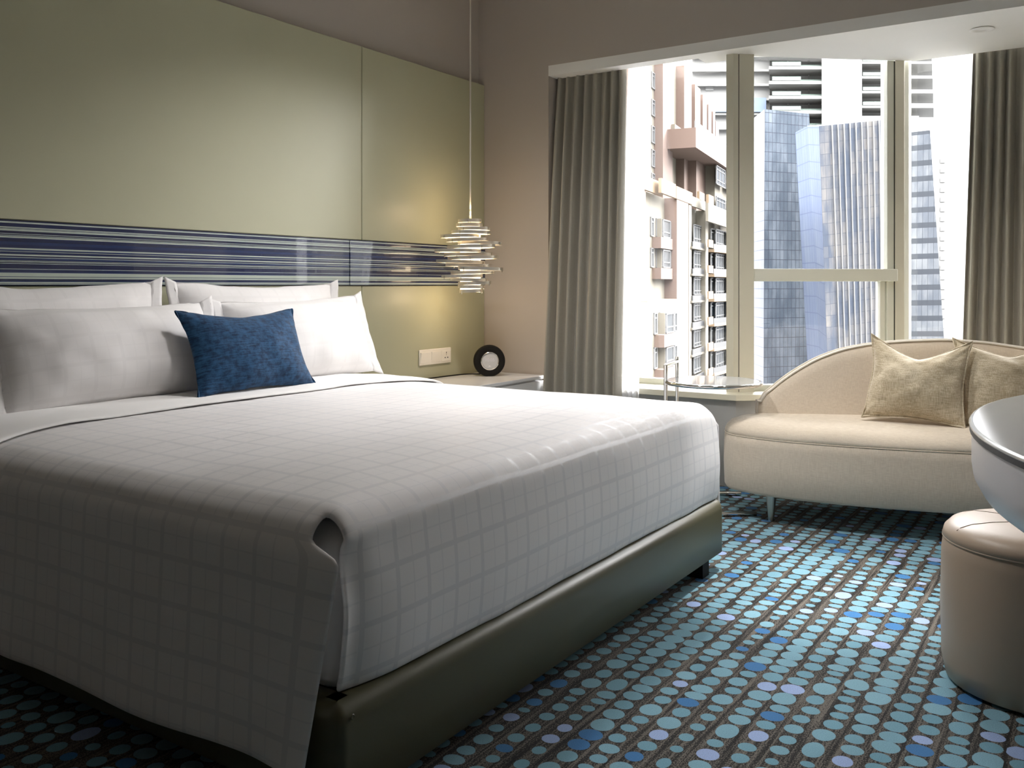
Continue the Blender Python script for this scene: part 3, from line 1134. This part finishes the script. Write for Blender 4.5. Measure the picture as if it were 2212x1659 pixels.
MB().rings([lring(0.03, 0.118), lring(0.008, 0.122), lring(0.0, 0.135), lring(-0.004, 0.24), lring(-0.002, 0.33), lring(0.001, 0.367), lring(0.005, 0.371)]).build('base', M['sofa'], sf, smooth=60)
seat = MB()
seat.rings([lring(0.006, 0.369), lring(0.002, 0.373), lring(0.002, 0.385, 0.004), lring(0.010, 0.403, 0.008), lring(0.028, 0.421, 0.008), lring(0.06, 0.433, 0.008),
            lring(0.09, 0.440, 0.006), lring(0.125, 0.444, 0.003)])
seat.build('seat', M['sofa'], sf, smooth=70)
MB().tube([V(p.x, p.y, 0.3705) for p in inset(SR, 0.0015)], 0.0022, 6, True).build('seat_piping', M['sofa'], sf, smooth=180)
bl = spline([(4.222, 1.388, 0), (4.335, 1.15, 0), (4.44, 0.93, 0), (4.56, 0.62, 0), (4.62, 0.32, 0), (4.58, 0.05, 0), (4.45, -0.12, 0)], 10)
HT = [(1.388, 0.497), (1.34, 0.545), (1.265, 0.615), (1.15, 0.695), (1.04, 0.744), (0.93, 0.771), (0.80, 0.786), (0.62, 0.796), (0.47, 0.787), (0.32, 0.765), (0.05, 0.69), (-0.12, 0.60)]


def hsm(y):
    s = 0
    for d, w in ((-0.05, 1), (-0.025, 2), (0, 3), (0.025, 2), (0.05, 1)):
        s += w * interp(y + d, HT)
    return s / 9


backr, pipe1, pipe2 = [], [], []
TH = 0.085
nbl = len(bl)
for i, p in enumerate(bl):
    d = (bl[min(i + 1, nbl - 1)] - bl[max(i - 1, 0)]).normalized()
    n = V(-d.y, d.x, 0)
    if n.x < 0:
        n = -n
    H = hsm(p.y) if i > 1 else 0.497
    row = []
    lean = 0.035
    e = 0.02 if i in (0, nbl - 1) else 0.0

    def q(o, z):
        k = (z - 0.40) / 0.4
        return p + n * (o + lean * k + 0.012 * sin(pi * min(1, max(0, k)))) + V(0, 0, z)
    for o, z in ((0.0, 0.40), (0.0 + e * 0.3, 0.44), (0.0 + e * .3, H - 0.06), (0.003 + e * .3, H - 0.02), (0.014, H - 0.004), (0.03, H), (TH - 0.03, H), (TH - 0.014, H - 0.004), (TH - 0.003, H - 0.02),
                 (TH, H - 0.06), (TH, 0.30), (TH - 0.004, 0.13), (0.02, 0.13), (0.01, 0.3)):
        z = max(z, 0.13)
        row.append(q(o, z))
    backr.append(row)
    pipe1.append(q(0.010, H - 0.001))
    pipe2.append(q(TH - 0.010, H - 0.001))
MB().rings(backr).build('backrest', M['sofa'], sf, smooth=50)
p0 = bl[0]
for pp, o in ((pipe1, 0.008), (pipe2, TH - 0.008)):
    dn = (pp[0] - V(p0.x, p0.y, pp[0].z))
    start = [V(pp[0].x, pp[0].y, 0.42), V(pp[0].x, pp[0].y, 0.47)]
    MB().tube(start + spline(pp, 2), 0.0045, 8).build('back_piping', M['piping'], sf, smooth=180)
for (x, y) in ((4.007, 1.262), (4.14, 0.42), (4.68, 0.05), (4.40, 1.24)):
    MB().lathe([(0.012, 0.0), (0.0125, 0.004), (0.022, 0.112), (0.022, 0.125)], (x, y, 0), 20).build('leg', M['steel'], sf)
GS = 'linen cushions on the sofa'
pillow('cushion', 'gold-beige linen cushion with pointed corners, the front one on the sofa seat', (4.325, 0.715, 0.632), 0.42, 0.39, 0.18, radians(20), radians(-4), radians(-3), M['linen'], 0.12, 0, 8, 'cushion',
       group=GS, facing=(-1, -0.12), wr=0.010, pw=2.0, sag=0.085, pipe=M['linen'])
pillow('cushion', 'gold-beige linen cushion half hidden behind the front cushion at the sofa back', (4.47, 0.355, 0.630), 0.45, 0.40, 0.15, radians(18), radians(14), radians(1), M['linen'], 0.12, 0, 9, 'cushion',
       group=GS, facing=(-1, -0.12), wr=0.010, pw=2.0, sag=0.07, pipe=M['linen'])

# ------------------------------------------------------------------ chrome side table
TD = 4.32
tc_ = at(1540, 823, TD)
tz = tc_.z
st = thing('side_table', (tc_.x, tc_.y, 0), 'round glass side table with a chrome tube frame and handle beside the sofa', 'table')


def tpt(ang, rad, z):
    return tc_ * 1.0 + RV * (rad * cos(ang)) + FV * (rad * sin(ang)) + V(0, 0, z - tz)


TR = 0.222
MB().tube([tpt(2 * pi * k / 48, TR, tz - 0.006) for k in range(48)], 0.0095, 10, True).build('rim_tube', M['chrome'], st, smooth=180)
MB().lathe([(TR - 0.010, tz - 0.004), (TR - 0.006, tz), (TR - 0.008, tz + 0.004)], (tc_.x, tc_.y, 0), 64).build('glass_top', None or plain('clear_table_glass', (0.50, 0.51, 0.52), 0.04, var=0), st)
a1, a2 = radians(182), radians(124)
pA, pB = tpt(a1, TR + 0.004, tz), tpt(a2, TR + 0.018, tz)
MB().tube([V(pA.x, pA.y, 0.012), V(pA.x, pA.y, 0.655), V(pA.x, pA.y, 0.668)], 0.0095, 10).build('post', M['chrome'], st)
MB().tube([V(pB.x, pB.y, 0.012), V(pB.x, pB.y, 0.692)], 0.0085, 10).build('post', M['chrome'], st)
ext = (pB - pA).normalized()
pE = pB + ext * 0.03
MB().tube([V(pA.x, pA.y, 0.669) - V(0, 0, 0.001), V(pE.x, pE.y, 0.669)], 0.0095, 10).build('handle', M['chrome'], st)
basep = [tpt(radians(d), 0.205, 0.011) for d in range(75, 292, 7)]
e0 = basep[0] + RV * 0.13
e1 = basep[-1] + RV * 0.10
MB().tube([e0] + basep + [e1], 0.0105, 10).build('foot_tube', M['chrome'], st, smooth=180)

# ------------------------------------------------------------------ bow-front desk and leather stool
dk = thing('desk', (2.42, -0.4, 0), 'white bow-front desk with a grey glass top at the right edge', 'desk')
DC, DA, DBt = Vector((2.42, -0.78)), 1.20, 1.05


def dring(d, z):
    n = 60
    row = []
    for k in range(n + 1):
        a = pi * k / n
        row.append(V(DC.x + (DA - d) * cos(a), DC.y + (DBt - d) * sin(a), z))
    return row


def dsolid(levels):
    return MB().rings([dring(d, z) for d, z in levels])


dsolid([(0.14, 0.566), (0.085, 0.572), (0.045, 0.586), (0.018, 0.606), (0.004, 0.632), (0.0, 0.66), (0.0, 0.728)]).build('shell', M['deskwhite'], dk, smooth=60)
dsolid([(-0.001, 0.7282), (-0.004, 0.7295), (-0.004, 0.741)]).build('rim', M['deskrim'], dk, smooth=40)
dsolid([(-0.0045, 0.7412), (-0.0055, 0.744), (-0.003, 0.7475), (0.004, 0.749)]).build('top', M['desktop'], dk, smooth=60)
MB().lathe([(0.16, 0.0), (0.14, 0.02), (0.12, 0.3), (0.16, 0.568)], (2.42, -0.45, 0), 32).build('pedestal', M['deskwhite'], dk)

oc = V(0, 0, 0) + RV * 1.372 + FV * 2.375
ot = thing('stool', (oc.x, oc.y, 0), 'round tan leather stool tucked under the desk edge', 'stool')
OR, OH = 0.222, 0.425
MB().lathe([(OR - 0.02, 0.004), (OR - 0.006, 0.01), (OR + 0.004, 0.06), (OR + 0.007, 0.2), (OR + 0.004, 0.34), (OR, OH - 0.055), (OR - 0.002, OH - 0.05)], oc, 64).build('body', M['tan'], ot, smooth=60)
MB().lathe([(OR - 0.003, OH - 0.051), (OR + 0.002, OH - 0.046), (OR - 0.003, OH - 0.028), (OR - 0.018, OH - 0.012), (OR - 0.05, OH - 0.002), (OR - 0.11, OH + 0.004), (0.02, OH + 0.006)], oc, 64).build('seat', M['tan'], ot, smooth=70)
MB().tube([oc + V((OR - 0.0005) * cos(2 * pi * k / 64), (OR - 0.0005) * sin(2 * pi * k / 64), OH - 0.0495) for k in range(64)], 0.003, 6, True).build('seam_piping', M['tan'], ot, smooth=180)
stitch = plain('tan_stitching', (0.20, 0.145, 0.10), 0.7)
for ang in (0, 60, 120):
    a = radians(ang + 4)
    pts = []
    for k in range(-20, 21):
        r = k / 20 * (OR - 0.012)
        zr = interp(abs(r), [(0.0, OH + 0.006), (OR - 0.11, OH + 0.004), (OR - 0.05, OH - 0.002), (OR - 0.018, OH - 0.012), (OR - 0.003, OH - 0.028)])
        pts.append(oc + V(r * cos(a), r * sin(a), zr + 0.0002))
    MB().tube(pts, 0.0012, 6).build('stitching', stitch, ot, smooth=180)

# ------------------------------------------------------------------ the city outside
EX = 0.43


def ext(*c):
    return tuple(EX * x for x in c)


M['pink'] = plain('pink_render', ext(0.20, 0.13, 0.10), 0.8, var=0.05, vscale=0.4)
M['cream'] = plain('cream_render', ext(0.25, 0.222, 0.17), 0.8, var=0.03, vscale=0.4)
M['orange'] = plain('orange_railing', ext(0.31, 0.21, 0.12), 0.7, var=0)
M['pane_dark'] = plain('apartment_pane', ext(0.085, 0.092, 0.097), 0.3, var=0.5, vscale=0.9)
M['wframe'] = plain('white_window_bar', ext(0.25, 0.25, 0.25), 0.5, var=0)
M['balu'] = plain('grey_balustrade', ext(0.11, 0.11, 0.11), 0.5, var=0.1)
M['concrete'] = plain('pale_concrete', ext(0.40, 0.395, 0.38), 0.8, var=0.05, vscale=0.2)
M['shade'] = plain('bare_concrete_interior', ext(0.50, 0.50, 0.48), 0.9, var=0.3, vscale=0.3)
M['net'] = plain('green_safety_net', ext(0.34, 0.44, 0.38), 0.8, var=0.1, vscale=1.0)
M['tarp'] = plain('blue_tarpaulin', ext(0.21, 0.275, 0.43), 0.7, var=0.1, vscale=0.6)
M['street'] = plain('street_asphalt', ext(0.28, 0.28, 0.28), 0.9, var=0.2, vscale=0.05)
M['fin'] = plain('white_facade_fin', ext(0.46, 0.46, 0.46), 0.5, var=0)
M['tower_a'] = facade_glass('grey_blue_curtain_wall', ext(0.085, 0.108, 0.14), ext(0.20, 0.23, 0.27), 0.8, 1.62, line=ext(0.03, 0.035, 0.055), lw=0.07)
M['tower_a_lit'] = facade_glass('lit_grey_blue_curtain_wall', ext(0.36, 0.38, 0.44), ext(0.42, 0.43, 0.47), 0.8, 1.62, line=ext(0.12, 0.14, 0.22), lw=0.07)  # lighter copy of the grid wall: daylight on the left face, put into the colour
M['tower_b'] = facade_glass('blue_wall_painted_reflections', ext(0.09, 0.108, 0.145), ext(0.25, 0.235, 0.22), 0.85, 1.7, line=ext(0.07, 0.08, 0.11), lw=0.05)  # warm lighter streaks paint reflected buildings into the blue
M['tower_s'] = facade_glass('light_blue_wall', ext(0.22, 0.265, 0.385), ext(0.27, 0.32, 0.42), 1.3, 2.6, line=ext(0.15, 0.185, 0.30), lw=0.10)
M['tower_c'] = facade_glass('banded_curtain_wall', ext(0.15, 0.165, 0.19), ext(0.29, 0.30, 0.31), 1.02, 3.05, spandrel=0.34, line=ext(0.06, 0.065, 0.08), lw=0.06)
ZSTREET = -58.0
tag(MB().box((14, -60, ZSTREET - 1), (330, 120, ZSTREET)).build('ground', M['street'], smooth=0), kind='structure')

# beige and pink apartment tower; its long front runs away to the right
D0, XC0, KS = 85.0, 12.3, 0.43
NXc, NZc = 0.9187, -0.395


def fk(u, o=0.0):
    t = (u - 1106) / F
    return (t * (D0 + NZc * o) - XC0 - NXc * o) / (KS - t)


def fpt(k, o=0.0):
    xc, zc = XC0 + KS * k + NXc * o, D0 + k + NZc * o
    p = RV * xc + FV * zc
    return (p.x, p.y)


def fbox(mb, u0, u1, h0, h1, o0, o1):
    k0, k1 = fk(u0, o1), fk(u1, o1)
    return fkbox(mb, k0, k1, h0, h1, o0, o1)


def fkbox(mb, k0, k1, h0, h1, o0, o1):
    poly = [fpt(k0, o0), fpt(k1, o0), fpt(k1, o1), fpt(k0, o1)]
    a = sum(poly[i][0] * poly[(i + 1) % 4][1] - poly[(i + 1) % 4][0] * poly[i][1] for i in range(4))
    if a < 0:
        poly.reverse()
    return mb.prism(poly, h0, h1)


pA_ = fpt(fk(1390))
ap = thing('apartment_building', (pA_[0], pA_[1], ZSTREET), 'cream and pink apartment tower with balconies seen through the left window', 'building')


def wall(u0, u1, h0, h1, o0, o1, mat):
    m = MB()
    fbox(m, u0, u1, h0, h1, o0, o1)
    return m.build('wall', M[mat], ap, smooth=0)


def win(u0, u1, h0, h1, o, nv=2, nh=(0.72,), back=None):
    """window: frame with bars, pane behind"""
    k0, k1 = fk(u0, o), fk(u1, o)
    m = MB()
    w = 0.11
    fkbox(m, k0, k0 + w * 1.6, h0, h1, o, o + 0.14)
    fkbox(m, k1 - w * 1.6, k1, h0, h1, o, o + 0.14)
    fkbox(m, k0, k1, h0, h0 + w, o, o + 0.15)
    fkbox(m, k0, k1, h1 - w, h1, o, o + 0.15)
    for i in range(1, nv):
        kk = k0 + (k1 - k0) * i / nv
        fkbox(m, kk - w * 0.7, kk + w * 0.7, h0, h1, o, o + 0.12)
    for q in nh:
        hh = h0 + (h1 - h0) * q
        fkbox(m, k0, k1, hh - w / 2, hh + w / 2, o, o + 0.11)
    fr = m.build('window', M['wframe'], ap, smooth=0)
    m = MB()
    fkbox(m, k0 + 0.02, k1 - 0.02, h0 + 0.02, h1 - 0.02, o, o + 0.05)
    m.build('pane', M['pane_dark'], fr, smooth=0)


ZB = ZSTREET
FL = 3.04
# core volumes
wall(1360, 1497, ZB, 10.0, -14, -0.4, 'cream')
wall(1497, 1600, ZB, 10.0, -14, -0.4, 'cream')
wall(1360, 1478, 10.0, 27.5, -16, -3.0, 'cream')
wall(1478, 1545, 10.0, 26.6, -16, -3.0, 'cream')
wall(1545, 1600, 10.0, 19.0, -16, -2.2, 'cream')
# pink and cream bands of the middle wing
wall(1375, 1395, ZB, 9.9, -0.4, 0.15, 'pink')
wall(1462, 1487, ZB, 10.0, -0.4, 0.9, 'pink')
wall(1488, 1494, ZB, 9.9, -0.4, 0.5, 'cream')
wall(1524, 1530, ZB, 9.9, -0.4, 0.7, 'cream')
# lower wing in front
wall(1380, 1398, ZB, -0.45, -0.4, 2.3, 'pink')
wall(1398, 1468, ZB, -0.35, -0.4, 2.2, 'cream')
for r in range(-6, 3):
    hb_ = 5.2 - FL * (2 - r) if r <= 2 else 0
    h = 5.2 + FL * (r - 1) - FL
    front = h < -1.2
    o = 2.2 if front else -0.4
    if -1.2 <= h < -0.2:
        continue
    if h > 8:
        continue
    du = 7 if front else 0
    win(1404 + du, 1410.5 + du, h + 0.6, h + 2.5, o, 1, (0.75,))
    win(1416 + du, 1422.5 + du, h + 0.6, h + 2.5, o, 1, (0.75,))
    # bay window with pink spandrel
    m = MB()
    fbox(m, 1428 + du, 1454 + du, h - 0.55, h + 0.55, o, o + 0.9)
    m.build('spandrel', M['pink'], ap, smooth=0)
    m = MB()
    fbox(m, 1429 + du, 1454 + du, h + 0.55, h + 2.45, o, o + 0.6)
    m.build('bay', M['cream'], ap, smooth=0)
    win(1430 + du, 1446 + du, h + 0.6, h + 2.4, o + 0.6, 1, (0.3,))
    win(1447.5 + du, 1453.5 + du, h + 0.6, h + 2.4, o + 0.6, 1, (0.3,))
for r in range(-7, 2):
    h = 5.2 + FL * r
    if r < 2 and h < 6:
        win(1497, 1521, h + 0.75, h + 2.85, 0.1, 4, (0.22, 0.86))
        m = MB()
        fbox(m, 1496, 1522, h - 0.1, h + 0.12, -0.4, 0.75)
        b = m.build('balcony', M['cream'], ap, smooth=0)
        m = MB()
        fbox(m, 1497, 1521, h + 0.12, h + 0.72, 0.55, 0.7)
        m.build('railing', M['balu'], b, smooth=0)
        # curved balcony
        k0, k1 = fk(1532, 0.5), fk(1598, 0.5)

        def arc(o, n=12, ins=0.0):
            return [fpt(k0 + ins + (k1 - k0 - 2 * ins) * i / n, o + 2.0 * sin(pi * (0.18 + 0.82 * i / n) * 0.75)) for i in range(n + 1)]
        poly = arc(0.3) + [fpt(k1, -0.4), fpt(k0, -0.4)]

        def ccw(pl):
            a = sum(pl[i][0] * pl[(i + 1) % len(pl)][1] - pl[(i + 1) % len(pl)][0] * pl[i][1] for i in range(len(pl)))
            return pl if a > 0 else pl[::-1]
        b = MB().prism(ccw(poly), h - 0.15, h + 0.2).build('balcony', M['orange'], ap, smooth=0)
        rail = arc(0.25) + arc(0.15)[::-1]
        MB().prism(ccw(rail), h + 0.2, h + 0.85).build('railing', M['balu'], b, smooth=0)
        win(1534, 1543, h + 0.5, h + 2.8, 0.5, 1, (0.8,))
        win(1545, 1570, h + 0.5, h + 2.8, 0.9, 5, (0.25, 0.82))
        win(1571, 1594, h + 0.5, h + 2.8, 1.4, 4, (0.25, 0.82))
        m = MB()
        fbox(m, 1531, 1541, h + 0.25, h + 1.15, 1.3, 1.45)
        m.build('balcony_side', M['orange'], b, smooth=0)
# terrace parapet with orange railings
for (u0, u1, h0, h1, o, c) in ((1375, 1432, 9.9, 11.2, 0.3, 'orange'), (1429, 1460, 9.9, 11.3, 1.0, 'orange'), (1461, 1496, 9.9, 11.2, 0.95, 'orange'), (1495, 1524, 9.9, 11.0, 0.6, 'cream'),
                               (1511, 1522, 10.9, 11.9, 0.6, 'orange'), (1530, 1598, 8.3, 10.4, 1.9, 'cream'), (1531, 1542, 10.4, 11.4, 1.9, 'orange')):
    m = MB()
    fbox(m, u0, u1, h0, h1, o - 0.3, o)
    m.build('parapet', M[c], ap, smooth=0)
# upper storeys: tall pink piers
for (u0, u1, top, o, c) in ((1372, 1400, 29, -2.2, 'pink'), (1432, 1453, 28.5, -2.0, 'pink'), (1478, 1494, 27.6, -2.0, 'pink'), (1501.5, 1513, 26.6, -2.0, 'pink'), (1518, 1527, 26.2, -2.0, 'pink'),
                            (1530, 1537, 25.6, -2.0, 'pink'), (1540, 1545, 25.2, -2.0, 'pink'), (1546, 1553, 24.2, -2.0, 'pink'), (1556, 1572, 21.5, -2.4, 'pink')):
    wall(u0, u1, 10, top, -3.4, o, c)
for (h0, h1) in ((11.4, 13.3), (14.0, 15.9), (16.6, 18.5), (19.6, 21.4), (22.6, 24.4)):
    win(1406.5, 1413, h0, h1, -3.0, 1, (0.75,))
    win(1420, 1426.5, h0, h1, -3.0, 1, (0.75,))
for (h0, h1) in ((20.2, 25.5), (14.6, 17.4), (10.6, 12.6)):
    win(1463, 1474, h0, h1, -3.0, 2, (0.8,))
m = MB()
fbox(m, 1458, 1476, 17.6, 19.4, -3.0, -1.6)
m.build('balcony', M['cream'], ap, smooth=0)
m = MB()
fbox(m, 1503, 1598, 16.3, 18.5, -3.0, 1.2)
b = m.build('balcony', M['pink'], ap, smooth=0)
m = MB()
fbox(m, 1503, 1598, 18.5, 19.3, 1.0, 1.15)
m.build('railing', M['wframe'], b, smooth=0)
wall(1504, 1543, 10, 16.3, -3.0, -1.0, 'pink')
wall(1544, 1598, 10, 16.3, -3.0, 0.2, 'cream')
for (h0, h1) in ((13.7, 16.1), (9.7, 12.2)):
    win(1546, 1565, h0, h1, 0.7, 3, (0.25, 0.8))
    win(1568, 1592, h0, h1, 0.7, 3, (0.25, 0.8))


# glass towers: walls between plan corners, uv in metres
def tower_wall(p0, p1, p2, p3, mat, name, parent):
    """quad p0 p1 (bottom) p2 p3 (top, above p1 and p0)"""
    p0, p1, p2, p3 = map(Vector, (p0, p1, p2, p3))
    w0, w1 = (p1 - p0).length, (p2 - p3).length
    ht = p3.z - p0.z
    nv = 12
    m = MB()
    P, UV = [], []
    for i in range(nv + 1):
        f = i / nv
        a, b = p0.lerp(p3, f), p1.lerp(p2, f)
        P.append([a, b])
        w = w0 + (w1 - w0) * f
        UV.append([(0, ht * f), (w, ht * f)])
    return m.grid(P, UV).build(name, mat, parent, smooth=0)


def foot_top(u, d, z):
    t = (u - 1106) / F
    p = RV * (t * d) + FV * d
    return V(p.x, p.y, z)


def tower(label, corners, ztop, mats, roofmat, back=18):
    """corners: list of (u_top, u_bottom, depth) from left to right; closes the back"""
    c0 = foot_top(corners[1][1], corners[1][2], ZB)
    t = thing('office_tower', c0, label, 'building')
    bot = [foot_top(ub, d, ZB) for (ut, ub, d) in corners]
    top = [foot_top(ut, d, zt) for (ut, ub, d), zt in zip(corners, ztop)]
    for i in range(len(corners) - 1):
        tower_wall(bot[i], bot[i + 1], top[i + 1], top[i], mats[i], 'facade', t)
    e0, e1 = FV * back, FV * back
    bb, tb = [bot[-1] + e1, bot[0] + e0], [top[-1] + e1, top[0] + e0]
    tower_wall(bot[-1], bb[0], tb[0], top[-1], mats[-1], 'facade', t)
    tower_wall(bb[1], bot[0], top[0], tb[1], mats[0], 'facade', t)
    tower_wall(bb[0], bb[1], tb[1], tb[0], mats[-1], 'facade', t)
    m = MB().add(top + tb, [tuple(range(len(top) + 2))])
    m.build('roof', roofmat, t, smooth=0)
    return t, bot, top


def hz(v, d):
    return CAMH - d * (v - HORIZON) / F


tower('grey-blue gridded glass tower with a left side coloured as brightly lit, left in the middle window', [(1606, 1606, 166), (1652, 1647, 150), (1748, 1790, 154)], [hz(236, 150)] * 3, [M['tower_a_lit'], M['tower_a']], M['concrete'])
t2, b2, tp2 = tower('glass tower with white vertical fins and a slanting light-blue side, right in the middle window', [(1744, 1806, 140), (1769, 1812, 134), (1945, 1960, 138)],
                    [hz(272, 140), hz(272, 134), hz(255, 138)], [M['tower_s'], M['tower_b']], M['concrete'], 6)
for i in range(12):
    f = 0.15 + 0.072 * i
    a, b = b2[1].lerp(b2[2], f * 0.93 + 0.02), tp2[1].lerp(tp2[2], f)
    e = RV * 0.05
    o = FV * -0.35
    z0 = [0.30, 0.42, 0.45, 0.44, 0.2, 0.2, 0.2, 0.3, 0.2, 0.52, 0.2, 0.40][i]
    a = a.lerp(b, z0)
    MB().add([a - e, a + e, a + e + o, a - e + o, b - e, b + e, b + e + o, b - e + o], [(3, 2, 1, 0), (4, 5, 6, 7), (0, 1, 5, 4), (1, 2, 6, 5), (2, 3, 7, 6), (3, 0, 4, 7)]).build('fin', M['fin'], t2, smooth=0)
tower('dark banded glass tower with a leaning right edge, in the narrow right window', [(1890, 1880, 190), (1958, 1950, 180), (2009, 2075, 178)], [hz(292, 180), hz(287, 180), hz(281, 178)], [M['tower_c'], M['tower_c']], M['concrete'])

# concrete tower still under construction behind them
ct0 = foot_top(1780, 225, ZB)
ct = thing('construction_tower', ct0, 'unfinished white concrete tower with open floors and green nets behind the glass towers', 'building')


def cbox(name, u0, u1, d0, d1, z0, z1, mat, parent=None):
    a0, a1, b0, b1 = [foot_top(u, d, 0) for u, d in ((u0, d0), (u1, d0), (u0, d1), (u1, d1))]
    pl_ = [(a0.x, a0.y), (a1.x, a1.y), (b1.x, b1.y), (b0.x, b0.y)]
    a = sum(pl_[i][0] * pl_[(i + 1) % 4][1] - pl_[(i + 1) % 4][0] * pl_[i][1] for i in range(4))
    if a < 0:
        pl_.reverse()
    return MB().prism(pl_, z0, z1).build(name, M[mat], parent or ct, smooth=0)


CD = 220
top_ = hz(70, CD)
cbox('core', 1775, 1862, CD - 2, CD + 18, ZB, top_, 'concrete')
cbox('left_wall', 1495, 1663, CD + 4, CD + 20, ZB, top_, 'concrete')
cbox('inner_wall', 1655, 1778, CD + 5.5, CD + 20, ZB, top_, 'shade')
cbox('inner_wall', 1862, 1946, CD + 5.5, CD + 22, ZB, top_, 'shade')
cbox('lower_wall', 1775, 1985, CD - 1, CD + 10, ZB, hz(252, CD), 'concrete')
for i in range(9):
    v = 146 + 31.7 * (i - 2)
    z = hz(v, CD)
    if v < 290:
        s = cbox('floor_slab', 1661, 1776, CD - 1.5, CD + 12, z - 0.75, z, 'concrete')
        cbox('safety_net', 1668, 1730, CD - 1.6, CD - 1.4, z + 0.1, z + 1.0, 'net', s)
        cbox('safety_net', 1730, 1776, CD + 1.0, CD + 1.2, z + 0.0, z + 0.9, 'net', s)
        for uu in (1700, 1745):
            cbox('column', uu, uu + 4, CD + 4.4, CD + 5.2, z - 3.55, z - 0.7, 'concrete', s)
    if v < 250:
        s = cbox('floor_slab', 1862, 2012 + i, CD - 0.5, CD + 12, z - 0.6 + 1.4, z + 1.4, 'concrete')
        cbox('safety_net', 1864, 1960, CD - 0.6, CD - 0.4, z + 1.5, z + 2.3, 'net', s)
    if v < 300:
        cbox('ledge', 1495, 1664, CD + 2.6, CD + 4.0, z - 0.3, z + 0.25, 'concrete')
cbox('tarpaulin', 1515, 1655, CD + 2.2, CD + 2.5, hz(238, CD), hz(207, CD), 'tarp')
cbox('opening', 1524, 1541, CD + 3.7, CD + 4.1, hz(188, CD), hz(170, CD), 'shade')

wb = thing('white_building', foot_top(2035, 260, ZB), 'distant white building with small windows behind the right tower', 'building')
cbox('block', 2022, 2062, 260, 280, ZB, hz(318, 260), 'concrete', wb)
for i in range(22):
    zz = hz(345 + i * 21, 260)
    cbox('window', 2031, 2041, 259.7, 260.2, zz - 0.9, zz + 0.4, 'shade', wb)

# ------------------------------------------------------------------ light
world = bpy.data.worlds.new('bright_overcast_sky')
SC.world = world
world.use_nodes = True
wt = world.node_tree
wt.nodes.clear()
wo = wt.nodes.new('ShaderNodeOutputWorld')
bg = wt.nodes.new('ShaderNodeBackground')
tc = wt.nodes.new('ShaderNodeTexCoord')
sx = wt.nodes.new('ShaderNodeSeparateXYZ')
rp = wt.nodes.new('ShaderNodeValToRGB')
wt.links.new(tc.outputs['Generated'], sx.inputs[0])
wt.links.new(sx.outputs[2], rp.inputs[0])
el = rp.color_ramp.elements
el[0].position, el[0].color = 0.0, (0.55, 0.57, 0.60, 1)
el[1].position, el[1].color = 0.95, (9.0, 9.1, 9.2, 1)
for p_, c_ in ((0.03, (0.8, 0.82, 0.85, 1)), (0.28, (0.95, 0.97, 1.0, 1)), (0.45, (8.0, 8.1, 8.2, 1))):
    e = el.new(p_)
    e.color = c_
wt.links.new(rp.outputs[0], bg.inputs[0])
bg.inputs[1].default_value = 2.6
wt.links.new(bg.outputs[0], wo.inputs[0])


def light(name, typ, loc, energy, color=(1, 1, 1), size=0.1, target=None, spot=None, blend=0.5, angle=None):
    L = bpy.data.lights.new(name, typ)
    L.energy = energy
    L.color = color
    if typ == 'SUN':
        L.angle = angle
    elif typ in ('SPOT', 'POINT'):
        L.shadow_soft_size = size
    if typ == 'SPOT':
        L.spot_size = spot
        L.spot_blend = blend
    o = bpy.data.objects.new(name, L)
    COL.objects.link(o)
    o.location = loc
    if target is not None:
        d = Vector(target) - Vector(loc)
        o.rotation_euler = d.to_track_quat('-Z', 'Y').to_euler()
    return o


# hazy sun behind thin cloud, low to the right of the view
sd = V(-0.80, 0.50, -0.40)
light('hazy_sun', 'SUN', (30, -20, 14), 8.5, (1.0, 0.985, 0.975), target=V(30, -20, 14) + sd, angle=radians(36))
# added fill spots without fixtures, above the frame, to brighten the interior
light('fill_spot', 'SPOT', (3.25, 0.86, ZC - 0.02), 420, (1.0, 0.985, 0.96), 0.04, (3.2, 0.86, 0), radians(26), 1.0)
light('fill_spot', 'SPOT', (3.05, 0.95, ZC - 0.02), 95, (1.0, 0.98, 0.95), 0.10, (4.35, 0.85, 0.6), radians(72), 1.0)
light('fill_spot', 'SPOT', (2.85, 2.05, ZC - 0.02), 125, (1.0, 0.968, 0.955), 0.10, (3.1, 2.0, 0.5), radians(130), 1.0)
light('fill_spot', 'SPOT', (4.25, 1.0, ZC - 0.02), 75, (1.0, 0.985, 0.96), 0.06, (4.2, 0.98, 0), radians(40), 1.0)
light('fill_spot', 'SPOT', (2.25, 1.5, ZC - 0.02), 60, (1.0, 0.975, 0.94), 0.10, (2.45, 0.15, 0.6), radians(58), 1.0)
light('lamp_glow', 'POINT', (PC.x, PC.y, 1.46), 1.5, (1.0, 0.72, 0.42), 0.03)
light('lamp_glow', 'POINT', (PC.x, PC.y, 0.985), 2.0, (1.0, 0.72, 0.42), 0.03)

# ------------------------------------------------------------------ camera and view
cam = bpy.data.cameras.new('camera')
cam.sensor_fit = 'HORIZONTAL'
cam.sensor_width = 36.0
cam.lens = 36.0 * F / 2212.0
cam.shift_y = -(829.5 - HORIZON) / 2212.0
cam.clip_start = 0.05
cam.clip_end = 1000
co = bpy.data.objects.new('camera', cam)
COL.objects.link(co)
co.location = (0, 0, CAMH)
co.rotation_euler = V(AX, AY, 0).to_track_quat('-Z', 'Y').to_euler()
SC.camera = co
vs = SC.view_settings
vs.view_transform = 'Standard'
vs.look = 'None'
vs.exposure = 0.35
vs.gamma = 1.0
vs.use_curve_mapping = False
SC.cycles.use_denoising = True
SC.cycles.max_bounces = 10
SC.cycles.diffuse_bounces = 6
SC.cycles.transparent_max_bounces = 16
